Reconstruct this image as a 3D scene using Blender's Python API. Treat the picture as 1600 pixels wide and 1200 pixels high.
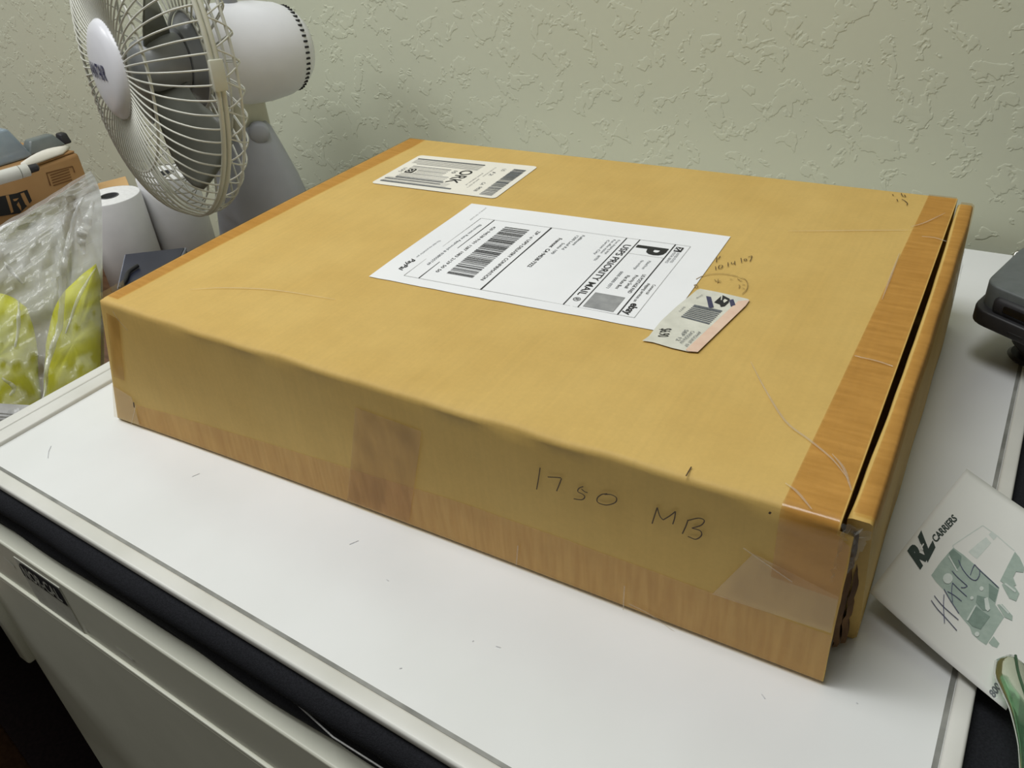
import bpy, bmesh, math, random
from mathutils import Vector, Matrix, noise

for o in list(bpy.data.objects):
    bpy.data.objects.remove(o)
S = bpy.context.scene
COL = S.collection
random.seed(7)

# ------------------------------------------------------------------ camera
CAM = Vector((0.51952, -0.26481, 0.33676))
F_PX = 1267.28                       # focal length in pixels of the 1600 wide frame
RX = Vector((0.8581294, 0.5077961, -0.0758749))     # camera right
RY = Vector((0.2277227, -0.5088754, -0.8301736))    # camera down
RZ = Vector((-0.4601698, 0.6951179, -0.5523177))    # camera forward
cd = bpy.data.cameras.new('camera')
cam = bpy.data.objects.new('camera', cd)
COL.objects.link(cam)
m3 = Matrix((RX, -RY, -RZ)).transposed()
cam.matrix_world = Matrix.Translation(CAM) @ m3.to_4x4()
cd.sensor_fit = 'HORIZONTAL'
cd.sensor_width = 36.0
cd.lens = 36.0 * F_PX / 1600.0
cd.clip_start = 0.01
S.camera = cam

# ------------------------------------------------------------------ world and lights
w = bpy.data.worlds.new('room_light')
S.world = w
w.use_nodes = True
bg = w.node_tree.nodes['Background']
bg.inputs[0].default_value = (1.0, 0.91, 0.72, 1)
bg.inputs[1].default_value = 0.085


def area(name, loc, target, sx, sy, power, col):
    ld = bpy.data.lights.new(name, 'AREA')
    ld.shape = 'RECTANGLE'
    ld.size, ld.size_y, ld.energy, ld.color = sx, sy, power, col
    lo = bpy.data.objects.new(name, ld)
    COL.objects.link(lo)
    lo.location = loc
    lo.rotation_euler = (Vector(target) - Vector(loc)).to_track_quat('-Z', 'Y').to_euler()
    return lo


area('ceiling_light', (-0.12, -0.20, 1.75), (-0.12, -0.20, 0), 1.25, 0.62, 22.2, (0.985, 1.0, 1.0))
area('ceiling_light', (-1.9, -0.6, 1.75), (-1.9, -0.6, 0), 1.25, 0.62, 24.0, (0.985, 1.0, 1.0))

S.view_settings.view_transform = 'Standard'
S.view_settings.look = 'None'
S.view_settings.gamma = 1.0
S.view_settings.use_curve_mapping = False
S.view_settings.exposure = 0.0


# ------------------------------------------------------------------ helpers
def lin(r, g, b):
    def f(c):
        c /= 255.0
        return c / 12.92 if c <= 0.04045 else ((c + 0.055) / 1.055) ** 2.4
    return (f(r), f(g), f(b), 1.0)


def mat(name, col, rough=0.6, col2=None, scale=30.0, stretch=(1, 1, 1), bump=0.0, bscale=200.0, bdist=0.001,
        metal=0.0, spec=0.5, trans=0.0, coat=0.0, lo=0.35, hi=0.65, detail=4.0):
    m = bpy.data.materials.new(name)
    m.use_nodes = True
    nt = m.node_tree
    b = nt.nodes['Principled BSDF']
    b.inputs['Base Color'].default_value = col
    b.inputs['Roughness'].default_value = rough
    b.inputs['Metallic'].default_value = metal
    b.inputs['Specular IOR Level'].default_value = spec
    b.inputs['Transmission Weight'].default_value = trans
    b.inputs['Coat Weight'].default_value = coat
    tc = nt.nodes.new('ShaderNodeTexCoord')
    mp = nt.nodes.new('ShaderNodeMapping')
    mp.inputs['Scale'].default_value = stretch
    nt.links.new(tc.outputs['Object'], mp.inputs['Vector'])
    if col2 is not None:
        n = nt.nodes.new('ShaderNodeTexNoise')
        n.inputs['Scale'].default_value = scale
        n.inputs['Detail'].default_value = detail
        nt.links.new(mp.outputs[0], n.inputs['Vector'])
        r = nt.nodes.new('ShaderNodeValToRGB')
        r.color_ramp.elements[0].position = lo
        r.color_ramp.elements[0].color = col
        r.color_ramp.elements[1].position = hi
        r.color_ramp.elements[1].color = col2
        nt.links.new(n.outputs['Fac'], r.inputs['Fac'])
        nt.links.new(r.outputs[0], b.inputs['Base Color'])
    if bump > 0:
        n2 = nt.nodes.new('ShaderNodeTexNoise')
        n2.inputs['Scale'].default_value = bscale
        n2.inputs['Detail'].default_value = 3.0
        nt.links.new(mp.outputs[0], n2.inputs['Vector'])
        bp = nt.nodes.new('ShaderNodeBump')
        bp.inputs['Strength'].default_value = bump
        bp.inputs['Distance'].default_value = bdist
        nt.links.new(n2.outputs['Fac'], bp.inputs['Height'])
        nt.links.new(bp.outputs[0], b.inputs['Normal'])
    return m


def finish(o, m, parent, smooth, mtx):
    COL.objects.link(o)
    if m is not None and not o.data.materials:
        o.data.materials.append(m)
    if smooth:
        for p in o.data.polygons:
            p.use_smooth = True
        if smooth is not True:
            o.data.set_sharp_from_angle(angle=smooth)
    if parent is not None:
        o.parent = parent
    if mtx is not None:
        o.matrix_local = mtx
    return o


def world_loc(o):
    v = Vector((0, 0, 0))
    while o is not None:
        v += o.location
        o = o.parent
    return v


def obj(name, verts, faces, m, parent=None, smooth=False, mtx=None, local=False):
    """One mesh object. verts are world points unless local; a parent's location is taken off (parents are never turned then)."""
    off = world_loc(parent) if (parent is not None and not local) else Vector((0, 0, 0))
    me = bpy.data.meshes.new(name)
    me.from_pydata([tuple(Vector(v) - off) for v in verts], [], faces)
    me.update()
    return finish(bpy.data.objects.new(name, me), m, parent, smooth, mtx)


def obj_bm(name, bm, m, parent=None, smooth=False, mtx=None, local=False):
    off = world_loc(parent) if (parent is not None and not local) else Vector((0, 0, 0))
    if off.length:
        bmesh.ops.translate(bm, verts=bm.verts, vec=-off)
    bmesh.ops.recalc_face_normals(bm, faces=bm.faces)
    me = bpy.data.meshes.new(name)
    bm.to_mesh(me)
    bm.free()
    return finish(bpy.data.objects.new(name, me), m, parent, smooth, mtx)


def empty(name, loc, label, cat, group=None):
    o = bpy.data.objects.new(name, None)
    o.empty_display_size = 0.02
    COL.objects.link(o)
    o.location = loc
    tag(o, label, cat, group)
    return o


def tag(o, label, cat, group=None):
    o['label'] = label
    o['category'] = cat
    if group:
        o['group'] = group
    return o


def hit(px, py, P0, N):
    """Point where the sight line of a pixel of the 1600x1200 frame meets a plane of the place."""
    d = RX * ((px - 800) / F_PX) + RY * ((py - 600) / F_PX) + RZ
    P0, N = Vector(P0), Vector(N)
    return CAM + d * ((P0 - CAM).dot(N) / d.dot(N))


def prism(poly, z0, z1, bev=0.0, seg=2):
    bm = bmesh.new()
    f = bm.faces.new([bm.verts.new((p[0], p[1], z0)) for p in poly])
    r = bmesh.ops.extrude_face_region(bm, geom=[f])
    for v in r['geom']:
        if isinstance(v, bmesh.types.BMVert):
            v.co.z = z1
    if bev:
        bmesh.ops.bevel(bm, geom=list(bm.edges), offset=bev, segments=seg, affect='EDGES', profile=0.5, clamp_overlap=True)
    return bm


def boxbm(x0, x1, y0, y1, z0, z1, bev=0.0, seg=2):
    return prism([(x0, y0), (x1, y0), (x1, y1), (x0, y1)], z0, z1, bev, seg)


def lathe(profile, n=32, closed=False):
    """profile of (r, z), turned about z"""
    bm = bmesh.new()
    rings = []
    for r, z in profile:
        if r < 1e-6:
            rings.append([bm.verts.new((0, 0, z))])
        else:
            rings.append([bm.verts.new((r * math.cos(2 * math.pi * k / n), r * math.sin(2 * math.pi * k / n), z)) for k in range(n)])
    pairs = list(zip(rings[:-1], rings[1:]))
    if closed:
        pairs.append((rings[-1], rings[0]))
    for a, b in pairs:
        for k in range(n):
            k2 = (k + 1) % n
            if len(a) == 1 and len(b) == 1:
                continue
            if len(a) == 1:
                bm.faces.new((a[0], b[k2], b[k]))
            elif len(b) == 1:
                bm.faces.new((a[k], a[k2], b[0]))
            else:
                bm.faces.new((a[k], a[k2], b[k2], b[k]))
    return bm


def tube_data(pts, rad, n=6, closed=False):
    pts = [Vector(p) for p in pts]
    V, Fc = [], []
    N = len(pts)
    ref = Vector((0.13, 0.21, 0.97)).normalized()
    for i, p in enumerate(pts):
        if closed:
            t = pts[(i + 1) % N] - pts[i - 1]
        else:
            t = pts[min(i + 1, N - 1)] - pts[max(i - 1, 0)]
        t.normalize()
        a = t.cross(ref)
        if a.length < 1e-3:
            a = t.cross(Vector((1, 0, 0)))
        a.normalize()
        b = t.cross(a)
        r = rad[i] if isinstance(rad, (list, tuple)) else rad
        for k in range(n):
            q = 2 * math.pi * k / n
            V.append(p + a * (r * math.cos(q)) + b * (r * math.sin(q)))
    for i in range(N if closed else N - 1):
        j = (i + 1) % N
        for k in range(n):
            k2 = (k + 1) % n
            Fc.append((i * n + k, i * n + k2, j * n + k2, j * n + k))
    if not closed:
        Fc.append(tuple(range(n))[::-1])
        Fc.append(tuple((N - 1) * n + k for k in range(n)))
    return V, Fc


def grid(fn, nu, nv):
    V = [fn(i / nu, j / nv) for j in range(nv + 1) for i in range(nu + 1)]
    Fc = [(j * (nu + 1) + i, j * (nu + 1) + i + 1, (j + 1) * (nu + 1) + i + 1, (j + 1) * (nu + 1) + i)
          for j in range(nv) for i in range(nu)]
    return V, Fc


def nz(x, y, z=0.0):
    return noise.noise(Vector((x, y, z)))


def ribbon2(pts, wd):
    """flat strokes in 2D: quads along each piece of a polyline, pieces joined at their ends"""
    V, Fc = [], []
    n = len(pts)
    for i, p in enumerate(pts):
        a = pts[max(i - 1, 0)]
        b = pts[min(i + 1, n - 1)]
        tx, ty = b[0] - a[0], b[1] - a[1]
        L = math.hypot(tx, ty) or 1.0
        nx, ny = -ty / L * wd / 2, tx / L * wd / 2
        V += [(p[0] + nx, p[1] + ny), (p[0] - nx, p[1] - ny)]
    for i in range(n - 1):
        Fc.append((2 * i, 2 * i + 1, 2 * i + 3, 2 * i + 2))
    return V, Fc


def multi2(list_of):
    V, Fc = [], []
    for v, f in list_of:
        k = len(V)
        V += v
        Fc += [tuple(i + k for i in q) for q in f]
    return V, Fc


def rects2(rs):
    return multi2([([(a, c), (b, c), (b, d), (a, d)], [(0, 1, 2, 3)]) for a, b, c, d in rs])


def text2(body, x0, y0, width=None, height=None, bold=0.0, shear=0.0):
    """lettering as flat triangles, its lower left corner at (x0, y0), stretched to a width and a cap height"""
    cu = bpy.data.curves.new('lettering', 'FONT')
    cu.body = body
    cu.size = 1.0
    cu.offset = bold
    cu.shear = shear
    cu.resolution_u = 3
    t = bpy.data.objects.new('lettering', cu)
    COL.objects.link(t)
    dg = bpy.context.evaluated_depsgraph_get()
    me = t.evaluated_get(dg).to_mesh()
    V = [(v.co.x, v.co.y) for v in me.vertices]
    Fc = [tuple(p.vertices) for p in me.polygons]
    t.evaluated_get(dg).to_mesh_clear()
    bpy.data.objects.remove(t)
    bpy.data.curves.remove(cu)
    if not V:
        return V, Fc
    xa, xb = min(v[0] for v in V), max(v[0] for v in V)
    ya, yb = 0.0, 0.69
    sx = (width / (xb - xa)) if width else None
    sy = (height / (yb - ya)) if height else None
    sx = sx or sy
    sy = sy or sx
    return [(x0 + (x - xa) * sx, y0 + (y - ya) * sy) for x, y in V], Fc


def lines(name, items, mp, m, parent):
    for d in items:
        printed(name, d, mp, m, parent)


def printed(name, data, mp, m, parent, label=None):
    V, Fc = data
    o = obj(name, [mp(*v) for v in V], Fc, m, parent)
    if label:
        o['label'] = label
    return o


def curve_pts(pts, n=6):
    """Catmull-Rom through 2D or 3D points"""
    P = [Vector(p) for p in pts]
    P = [P[0] * 2 - P[1]] + P + [P[-1] * 2 - P[-2]]
    out = []
    for i in range(1, len(P) - 2):
        for k in range(n):
            t = k / n
            a, b, c, d = P[i - 1], P[i], P[i + 1], P[i + 2]
            out.append(0.5 * ((2 * b) + (c - a) * t + (2 * a - 5 * b + 4 * c - d) * t * t + (3 * b - a - 3 * c + d) * t ** 3))
    out.append(P[-2])
    return out


# ------------------------------------------------------------------ materials
M = {}
M['board_white'] = mat('board_white', lin(234, 236, 236), 0.22, lin(228, 230, 229), 9.0)
M['frame_white'] = mat('frame_white', lin(222, 222, 216), 0.38, lin(208, 208, 200), 14.0)
M['frame_groove'] = mat('frame_groove', lin(120, 121, 116), 0.6, lin(150, 151, 146), 60.0)
M['card'] = mat('card', lin(209, 176, 103), 0.62, lin(203, 169, 96), 18.0, (1, 1, 1), 0.12, 900.0, 0.0004, spec=0.3)
def fibre(m, amount):
    """fine flecks and faint flute lines over a cardboard colour"""
    nt = m.node_tree
    L = nt.links.new
    b = nt.nodes['Principled BSDF']
    src = b.inputs['Base Color'].links[0].from_socket
    tc = nt.nodes.new('ShaderNodeTexCoord')
    outs = []
    for sc, st in ((420.0, (1, 1, 1)), (9.0, (42, 1, 1.5)), (60.0, (1, 1, 1))):
        mp = nt.nodes.new('ShaderNodeMapping')
        mp.inputs['Scale'].default_value = st
        L(tc.outputs['Object'], mp.inputs['Vector'])
        n = nt.nodes.new('ShaderNodeTexNoise')
        n.inputs['Scale'].default_value = sc
        n.inputs['Detail'].default_value = 2.0
        L(mp.outputs[0], n.inputs['Vector'])
        outs.append(n.outputs['Fac'])
    a1 = nt.nodes.new('ShaderNodeMath')
    L(outs[0], a1.inputs[0])
    L(outs[1], a1.inputs[1])
    a2 = nt.nodes.new('ShaderNodeMath')
    L(a1.outputs[0], a2.inputs[0])
    L(outs[2], a2.inputs[1])
    mr = nt.nodes.new('ShaderNodeMapRange')
    mr.inputs['From Min'].default_value = 1.0
    mr.inputs['From Max'].default_value = 2.0
    mr.inputs['To Min'].default_value = 1.0 - amount
    mr.inputs['To Max'].default_value = 1.0 + amount
    L(a2.outputs[0], mr.inputs['Value'])
    mul = nt.nodes.new('ShaderNodeVectorMath')
    mul.operation = 'SCALE'
    L(src, mul.inputs[0])
    L(mr.outputs[0], mul.inputs['Scale'])
    L(mul.outputs[0], b.inputs['Base Color'])


fibre(M['card'], 0.05)
M['card_dark'] = mat('card_dark', lin(120, 88, 52), 0.85, lin(84, 58, 34), 160.0, (1, 1, 0.3))
M['kraft'] = mat('kraft', lin(176, 138, 92), 0.75, lin(168, 128, 82), 20.0)
M['kraft_pale'] = mat('kraft_pale', lin(226, 188, 134), 0.7, lin(218, 178, 124), 20.0)
M['kraft_print'] = mat('kraft_print', lin(122, 84, 46), 0.8, lin(112, 76, 42), 60.0)
M['paper'] = mat('paper', lin(240, 241, 243), 0.7, lin(235, 236, 238), 12.0)
M['paper_cream'] = mat('paper_cream', lin(240, 236, 224), 0.6, lin(234, 230, 218), 14.0)
M['sticker'] = mat('sticker', lin(222, 221, 208), 0.55, lin(206, 205, 192), 90.0)
M['sticker_pink'] = mat('sticker_pink', lin(232, 204, 182), 0.55, lin(224, 190, 168), 90.0)
M['ink'] = mat('ink', lin(26, 27, 30), 0.6, lin(34, 35, 38), 400.0)
M['ink_soft'] = mat('ink_soft', lin(120, 124, 128), 0.7, lin(92, 96, 100), 700.0)
M['ink_grey'] = mat('ink_grey', lin(168, 168, 166), 0.7, lin(150, 150, 148), 600.0)
M['ink_navy'] = mat('ink_navy', lin(52, 54, 84), 0.6, lin(70, 70, 98), 500.0)
M['pen'] = mat('pen', lin(62, 44, 22), 0.6, lin(84, 62, 34), 900.0)
M['pen_faint'] = mat('pen_faint', lin(138, 112, 62), 0.6, lin(160, 132, 78), 900.0)
M['pen_blue'] = mat('pen_blue', lin(62, 68, 104), 0.6, lin(88, 92, 122), 900.0)
M['print_green'] = mat('print_green', lin(164, 180, 170), 0.7, lin(154, 171, 161), 300.0)
M['print_green_dark'] = mat('print_green_dark', lin(128, 148, 138), 0.7, lin(118, 138, 128), 300.0)
M['print_green_pale'] = mat('print_green_pale', lin(206, 214, 208), 0.7, lin(198, 207, 201), 300.0)
M['logo_green'] = mat('logo_green', lin(36, 52, 46), 0.65, lin(44, 60, 54), 300.0)
M['note'] = mat('note', lin(226, 227, 222), 0.65, lin(220, 221, 216), 20.0)
M['fabric'] = mat('fabric', lin(42, 43, 47), 0.95, lin(33, 34, 37), 900.0, (1, 1, 1), 0.5, 1500.0, 0.0008, spec=0.1)
M['piping'] = mat('piping', lin(22, 22, 25), 0.8, lin(30, 30, 33), 900.0, spec=0.3)
M['cab'] = mat('cab', lin(218, 219, 203), 0.42, lin(212, 213, 197), 18.0, (1, 1, 1), 0.05, 700.0, 0.0004)
M['desk'] = mat('desk', lin(112, 84, 62), 0.5, lin(92, 66, 46), 18.0, (1, 8, 8))
M['fan_white'] = mat('fan_white', lin(238, 239, 245), 0.32, lin(234, 235, 241), 30.0)
M['fan_wire'] = mat('fan_wire', lin(214, 214, 204), 0.35, lin(206, 206, 196), 50.0, metal=0.1)
M['fan_ring'] = mat('fan_ring', lin(212, 212, 196), 0.4, lin(204, 204, 188), 50.0)
M['fan_blade'] = mat('fan_blade', lin(122, 124, 116), 0.30, lin(112, 114, 106), 20.0, trans=0.15)
M['fan_grey'] = mat('fan_grey', lin(150, 153, 156), 0.3, lin(138, 141, 144), 30.0)
M['fan_shaded'] = mat('fan_shaded', lin(178, 182, 192), 0.45, lin(172, 176, 186), 30.0)  # bluish white of the fan with its shade put into the colour
M['dark'] = mat('dark', lin(30, 30, 32), 0.6, lin(24, 24, 26), 100.0)
M['black_plastic'] = mat('black_plastic', lin(48, 48, 51), 0.45, lin(42, 42, 45), 120.0)
M['grey_plastic'] = mat('grey_plastic', lin(106, 112, 112), 0.5, lin(100, 106, 106), 160.0, (1, 1, 1), 0.08, 2200.0, 0.0003)
M['lens'] = mat('lens', lin(10, 10, 13), 0.08, lin(14, 14, 18), 50.0, coat=0.5)
M['metal'] = mat('metal', lin(180, 178, 170), 0.3, lin(150, 148, 140), 90.0, metal=1.0)
M['roll'] = mat('roll', lin(222, 222, 222), 0.75, lin(214, 214, 215), 30.0)
M['roll_top'] = mat('roll_top', lin(238, 238, 238), 0.8, lin(228, 228, 228), 200.0)
M['roll_core'] = mat('roll_core', lin(110, 112, 114), 0.7, lin(96, 98, 100), 60.0)
M['navy'] = mat('navy', lin(46, 50, 66), 0.35, lin(38, 42, 58), 30.0)
M['navy_edge'] = mat('navy_edge', lin(150, 154, 166), 0.4, lin(120, 126, 142), 40.0)
M['yellow'] = mat('yellow', lin(226, 226, 34), 0.55, lin(206, 210, 24), 14.0)
M['blue_plastic'] = mat('blue_plastic', lin(168, 186, 200), 0.12, lin(146, 164, 182), 24.0, trans=0.35)
M['green_plastic'] = mat('green_plastic', lin(150, 205, 160), 0.1, lin(138, 195, 150), 20.0, trans=0.9)
M['floor'] = mat('floor', lin(30, 22, 22), 0.9, lin(20, 15, 15), 120.0, spec=0.1)


def film(name, opacity, rough=0.18, bump=0.6):
    m = bpy.data.materials.new(name)
    m.use_nodes = True
    nt = m.node_tree
    b = nt.nodes['Principled BSDF']
    b.inputs['Base Color'].default_value = lin(226, 228, 226)
    b.inputs['Roughness'].default_value = rough
    b.inputs['Specular IOR Level'].default_value = 0.8
    tc = nt.nodes.new('ShaderNodeTexCoord')
    n = nt.nodes.new('ShaderNodeTexNoise')
    n.inputs['Scale'].default_value = 15.0
    n.inputs['Detail'].default_value = 5.0
    n.inputs['Distortion'].default_value = 1.2
    nt.links.new(tc.outputs['Object'], n.inputs['Vector'])
    bp = nt.nodes.new('ShaderNodeBump')
    bp.inputs['Strength'].default_value = bump
    bp.inputs['Distance'].default_value = 0.008
    nt.links.new(n.outputs['Fac'], bp.inputs['Height'])
    nt.links.new(bp.outputs[0], b.inputs['Normal'])
    tr = nt.nodes.new('ShaderNodeBsdfTransparent')
    mx = nt.nodes.new('ShaderNodeMixShader')
    mr = nt.nodes.new('ShaderNodeMapRange')
    mr.inputs['From Min'].default_value = 0.3
    mr.inputs['From Max'].default_value = 0.75
    mr.inputs['To Min'].default_value = max(0.0, opacity - 0.08)
    mr.inputs['To Max'].default_value = min(1.0, opacity + 0.14)
    nt.links.new(n.outputs['Fac'], mr.inputs['Value'])
    nt.links.new(mr.outputs[0], mx.inputs['Fac'])
    nt.links.new(tr.outputs[0], mx.inputs[1])
    nt.links.new(b.outputs[0], mx.inputs[2])
    nt.links.new(mx.outputs[0], nt.nodes['Material Output'].inputs['Surface'])
    return m


M['film'] = film('film', 0.22, 0.16, 0.3)
M['film_back'] = film('film_back', 0.80, 0.4, 0.25)
M['fold_highlight'] = film('fold_highlight', 0.5, 0.10, 0.2)
M['tape_clear'] = film('tape_clear', 0.16, 0.15, 0.3)


def plaster():
    """knock-down plaster: flat trowelled islands on a finer ground"""
    m = bpy.data.materials.new('plaster')
    m.use_nodes = True
    nt = m.node_tree
    L = nt.links.new
    b = nt.nodes['Principled BSDF']
    b.inputs['Roughness'].default_value = 0.75
    b.inputs['Specular IOR Level'].default_value = 0.25
    tc = nt.nodes.new('ShaderNodeTexCoord')
    mp = nt.nodes.new('ShaderNodeMapping')
    mp.inputs['Rotation'].default_value = (0, 0.5, 0)
    mp.inputs['Scale'].default_value = (1.0, 1.0, 1.0)
    L(tc.outputs['Object'], mp.inputs['Vector'])
    c = nt.nodes.new('ShaderNodeTexNoise')
    c.inputs['Scale'].default_value = 3.0
    r0 = nt.nodes.new('ShaderNodeValToRGB')
    r0.color_ramp.elements[0].color = lin(219, 225, 202)
    r0.color_ramp.elements[1].color = lin(215, 217, 196)
    L(tc.outputs['Object'], c.inputs['Vector'])
    L(c.outputs['Fac'], r0.inputs['Fac'])
    L(r0.outputs[0], b.inputs['Base Color'])
    n1 = nt.nodes.new('ShaderNodeTexNoise')
    n1.inputs['Scale'].default_value = 42.0
    n1.inputs['Detail'].default_value = 3.5
    n1.inputs['Roughness'].default_value = 0.62
    n1.inputs['Distortion'].default_value = 0.25
    L(mp.outputs[0], n1.inputs['Vector'])
    st = nt.nodes.new('ShaderNodeValToRGB')
    e = st.color_ramp.elements
    e[0].position, e[0].color = 0.545, (0, 0, 0, 1)
    e[1].position, e[1].color = 0.63, (1, 1, 1, 1)
    mid = st.color_ramp.elements.new(0.575)
    mid.color = (0.9, 0.9, 0.9, 1)
    L(n1.outputs['Fac'], st.inputs['Fac'])
    n3 = nt.nodes.new('ShaderNodeTexNoise')
    n3.inputs['Scale'].default_value = 120.0
    n3.inputs['Detail'].default_value = 3.0
    L(mp.outputs[0], n3.inputs['Vector'])
    ad = nt.nodes.new('ShaderNodeMath')
    ad.operation = 'MULTIPLY_ADD'
    ad.inputs[1].default_value = 0.18
    L(n3.outputs['Fac'], ad.inputs[0])
    L(st.outputs[0], ad.inputs[2])
    bp = nt.nodes.new('ShaderNodeBump')
    bp.inputs['Strength'].default_value = 0.34
    bp.inputs['Distance'].default_value = 0.0016
    L(ad.outputs[0], bp.inputs['Height'])
    L(bp.outputs[0], b.inputs['Normal'])
    return m


M['plaster'] = plaster()


def tape(name, tint, tint2, frost=0.0, gloss=0.07, stretch=(1, 1, 1), scale=60.0):
    """clear parcel tape: tints what lies under it, with a little gloss and haze"""
    m = bpy.data.materials.new(name)
    m.use_nodes = True
    nt = m.node_tree
    L = nt.links.new
    tc = nt.nodes.new('ShaderNodeTexCoord')
    mp = nt.nodes.new('ShaderNodeMapping')
    mp.inputs['Scale'].default_value = stretch
    L(tc.outputs['Object'], mp.inputs['Vector'])
    n = nt.nodes.new('ShaderNodeTexNoise')
    n.inputs['Scale'].default_value = scale
    n.inputs['Detail'].default_value = 5.0
    L(mp.outputs[0], n.inputs['Vector'])
    r = nt.nodes.new('ShaderNodeValToRGB')
    r.color_ramp.elements[0].position, r.color_ramp.elements[0].color = 0.36, (*tint, 1)
    r.color_ramp.elements[1].position, r.color_ramp.elements[1].color = 0.66, (*tint2, 1)
    L(n.outputs['Fac'], r.inputs['Fac'])
    tr = nt.nodes.new('ShaderNodeBsdfTransparent')
    L(r.outputs[0], tr.inputs['Color'])
    gl = nt.nodes.new('ShaderNodeBsdfGlossy')
    gl.inputs['Roughness'].default_value = 0.22
    bp = nt.nodes.new('ShaderNodeBump')
    bp.inputs['Strength'].default_value = 0.25
    bp.inputs['Distance'].default_value = 0.001
    L(n.outputs['Fac'], bp.inputs['Height'])
    L(bp.outputs[0], gl.inputs['Normal'])
    df = nt.nodes.new('ShaderNodeBsdfDiffuse')
    df.inputs['Color'].default_value = lin(214, 204, 186)
    m1 = nt.nodes.new('ShaderNodeMixShader')
    m1.inputs['Fac'].default_value = frost
    L(tr.outputs[0], m1.inputs[1])
    L(df.outputs[0], m1.inputs[2])
    m2 = nt.nodes.new('ShaderNodeMixShader')
    m2.inputs['Fac'].default_value = gloss
    L(m1.outputs[0], m2.inputs[1])
    L(gl.outputs[0], m2.inputs[2])
    L(m2.outputs[0], nt.nodes['Material Output'].inputs['Surface'])
    return m


M['tape'] = tape('tape', (0.86, 0.73, 0.55), (0.95, 0.82, 0.66), 0.01, 0.05, (0.5, 5.0, 2.0))
M['crease_highlight'] = tape('crease_highlight', (0.95, 0.9, 0.8), (1.0, 0.96, 0.9), 0.30, 0.06)
M['tape_low'] = tape('tape_low', (0.92, 0.82, 0.70), (1.0, 0.93, 0.84), 0.02, 0.05, (4.0, 1.0, 0.3), 90.0)
M['tape_pale'] = tape('tape_pale', (0.92, 0.87, 0.80), (0.98, 0.94, 0.88), 0.16, 0.06, (1.5, 1.0, 1.0), 70.0)
M['tape_dark'] = tape('tape_dark', (0.81, 0.73, 0.57), (0.95, 0.87, 0.73), 0.03, 0.05, (1.5, 1.0, 0.6), 60.0)

# ------------------------------------------------------------------ the room
WALL_Y = 0.545
FLOOR_Z = -0.90
DESK_Z = -0.168
CAB_Z = -0.055
o = obj_bm('wall_back', boxbm(-3.2, 2.6, WALL_Y, WALL_Y + 0.12, FLOOR_Z, 1.8), M['plaster'])
o['kind'] = 'structure'
o['label'] = 'grey beige back wall of trowelled plaster'
o = obj_bm('floor', boxbm(-3.2, 2.6, -2.6, WALL_Y + 0.12, FLOOR_Z - 0.05, FLOOR_Z), M['floor'])
o['kind'] = 'structure'
o['label'] = 'dark floor below the cabinet'

# ------------------------------------------------------------------ wooden desk on the left
desk = empty('desk', (-0.7, 0.1, FLOOR_Z), 'brown wooden desk holding the fan, rolls and cartons', 'desk')
obj_bm('desktop', boxbm(-1.75, -0.152, -0.16, 0.54, DESK_Z - 0.03, DESK_Z, 0.003), M['desk'], desk)
for lx in (-1.70, -0.62):
    for ly in (-0.12, 0.48):
        obj_bm('leg', boxbm(lx, lx + 0.05, ly, ly + 0.05, FLOOR_Z, DESK_Z - 0.03, 0.003), M['desk'], desk)

# ------------------------------------------------------------------ metal cabinet
ANG = math.atan2(-0.017, 0.325)
CA, SA = math.cos(ANG), math.sin(ANG)
C0 = Vector((-0.044, -0.103, 0))


def cabp(u, v, z):
    """cabinet space: u along its front, v into it, z up"""
    return Vector((C0.x + CA * u - SA * v, C0.y + SA * u + CA * v, z))


def cabbox(u0, u1, v0, v1, z0, z1, bev=0.0, seg=2):
    bm = boxbm(u0, u1, v0, v1, z0, z1, bev, seg)
    for v in bm.verts:
        v.co = cabp(*v.co)
    return bm


cab = empty('metal_cabinet', cabp(0.35, 0.3, FLOOR_Z), 'pale beige metal cabinet under the black bag and whiteboard', 'cabinet')
obj_bm('cabinet_top', cabbox(-0.102, 0.80, 0.0, 0.60, CAB_Z - 0.055, CAB_Z, 0.0016, 3), M['cab'], cab)
obj_bm('cabinet_body', cabbox(-0.10, 0.798, 0.006, 0.60, FLOOR_Z, CAB_Z - 0.0555, 0.002), M['cab'], cab)
obj_bm('door', cabbox(-0.092, 0.345, -0.0015, 0.008, FLOOR_Z + 0.05, CAB_Z - 0.0605, 0.002), M['cab'], cab)
obj_bm('door', cabbox(0.350, 0.79, -0.0015, 0.008, FLOOR_Z + 0.05, CAB_Z - 0.0605, 0.002), M['cab'], cab)
obj_bm('seam_bead', cabbox(-0.102, 0.80, -0.0022, 0.004, CAB_Z - 0.0585, CAB_Z - 0.0552, 0.001), M['cab'], cab, 0.6)
obj_bm('hinge', cabbox(-0.105, -0.088, -0.008, 0.006, -0.245, -0.135, 0.003, 3), M['cab'], cab, 0.6)
stk = obj_bm('label_sticker', cabbox(0.014, 0.0735, -0.0005, 0.001, -0.1095, -0.0625, 0.0), mat('sticker_faded', lin(186, 187, 176), 0.5, lin(200, 201, 190), 90.0), cab)
stk['label'] = 'faded white sticker with a black heading band'
bandm = lambda x, y: cabp(x, -0.0009, y)
hd = [(0.016, -0.0805), (0.0165, -0.0705), (0.021, -0.0650), (0.027, -0.0635), (0.072, -0.0635), (0.072, -0.0815)]
printed('heading_band', (hd, [tuple(range(6))[::-1]]), bandm, M['ink'], stk)
printed('lettering', text2('NOR-CAL', 0.021, -0.0785, 0.048, 0.0115, 0.02), lambda x, y: cabp(x, -0.0013, y), mat('lettering_pale', lin(196, 197, 188), 0.5, lin(180, 181, 172), 200.0), stk)
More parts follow.
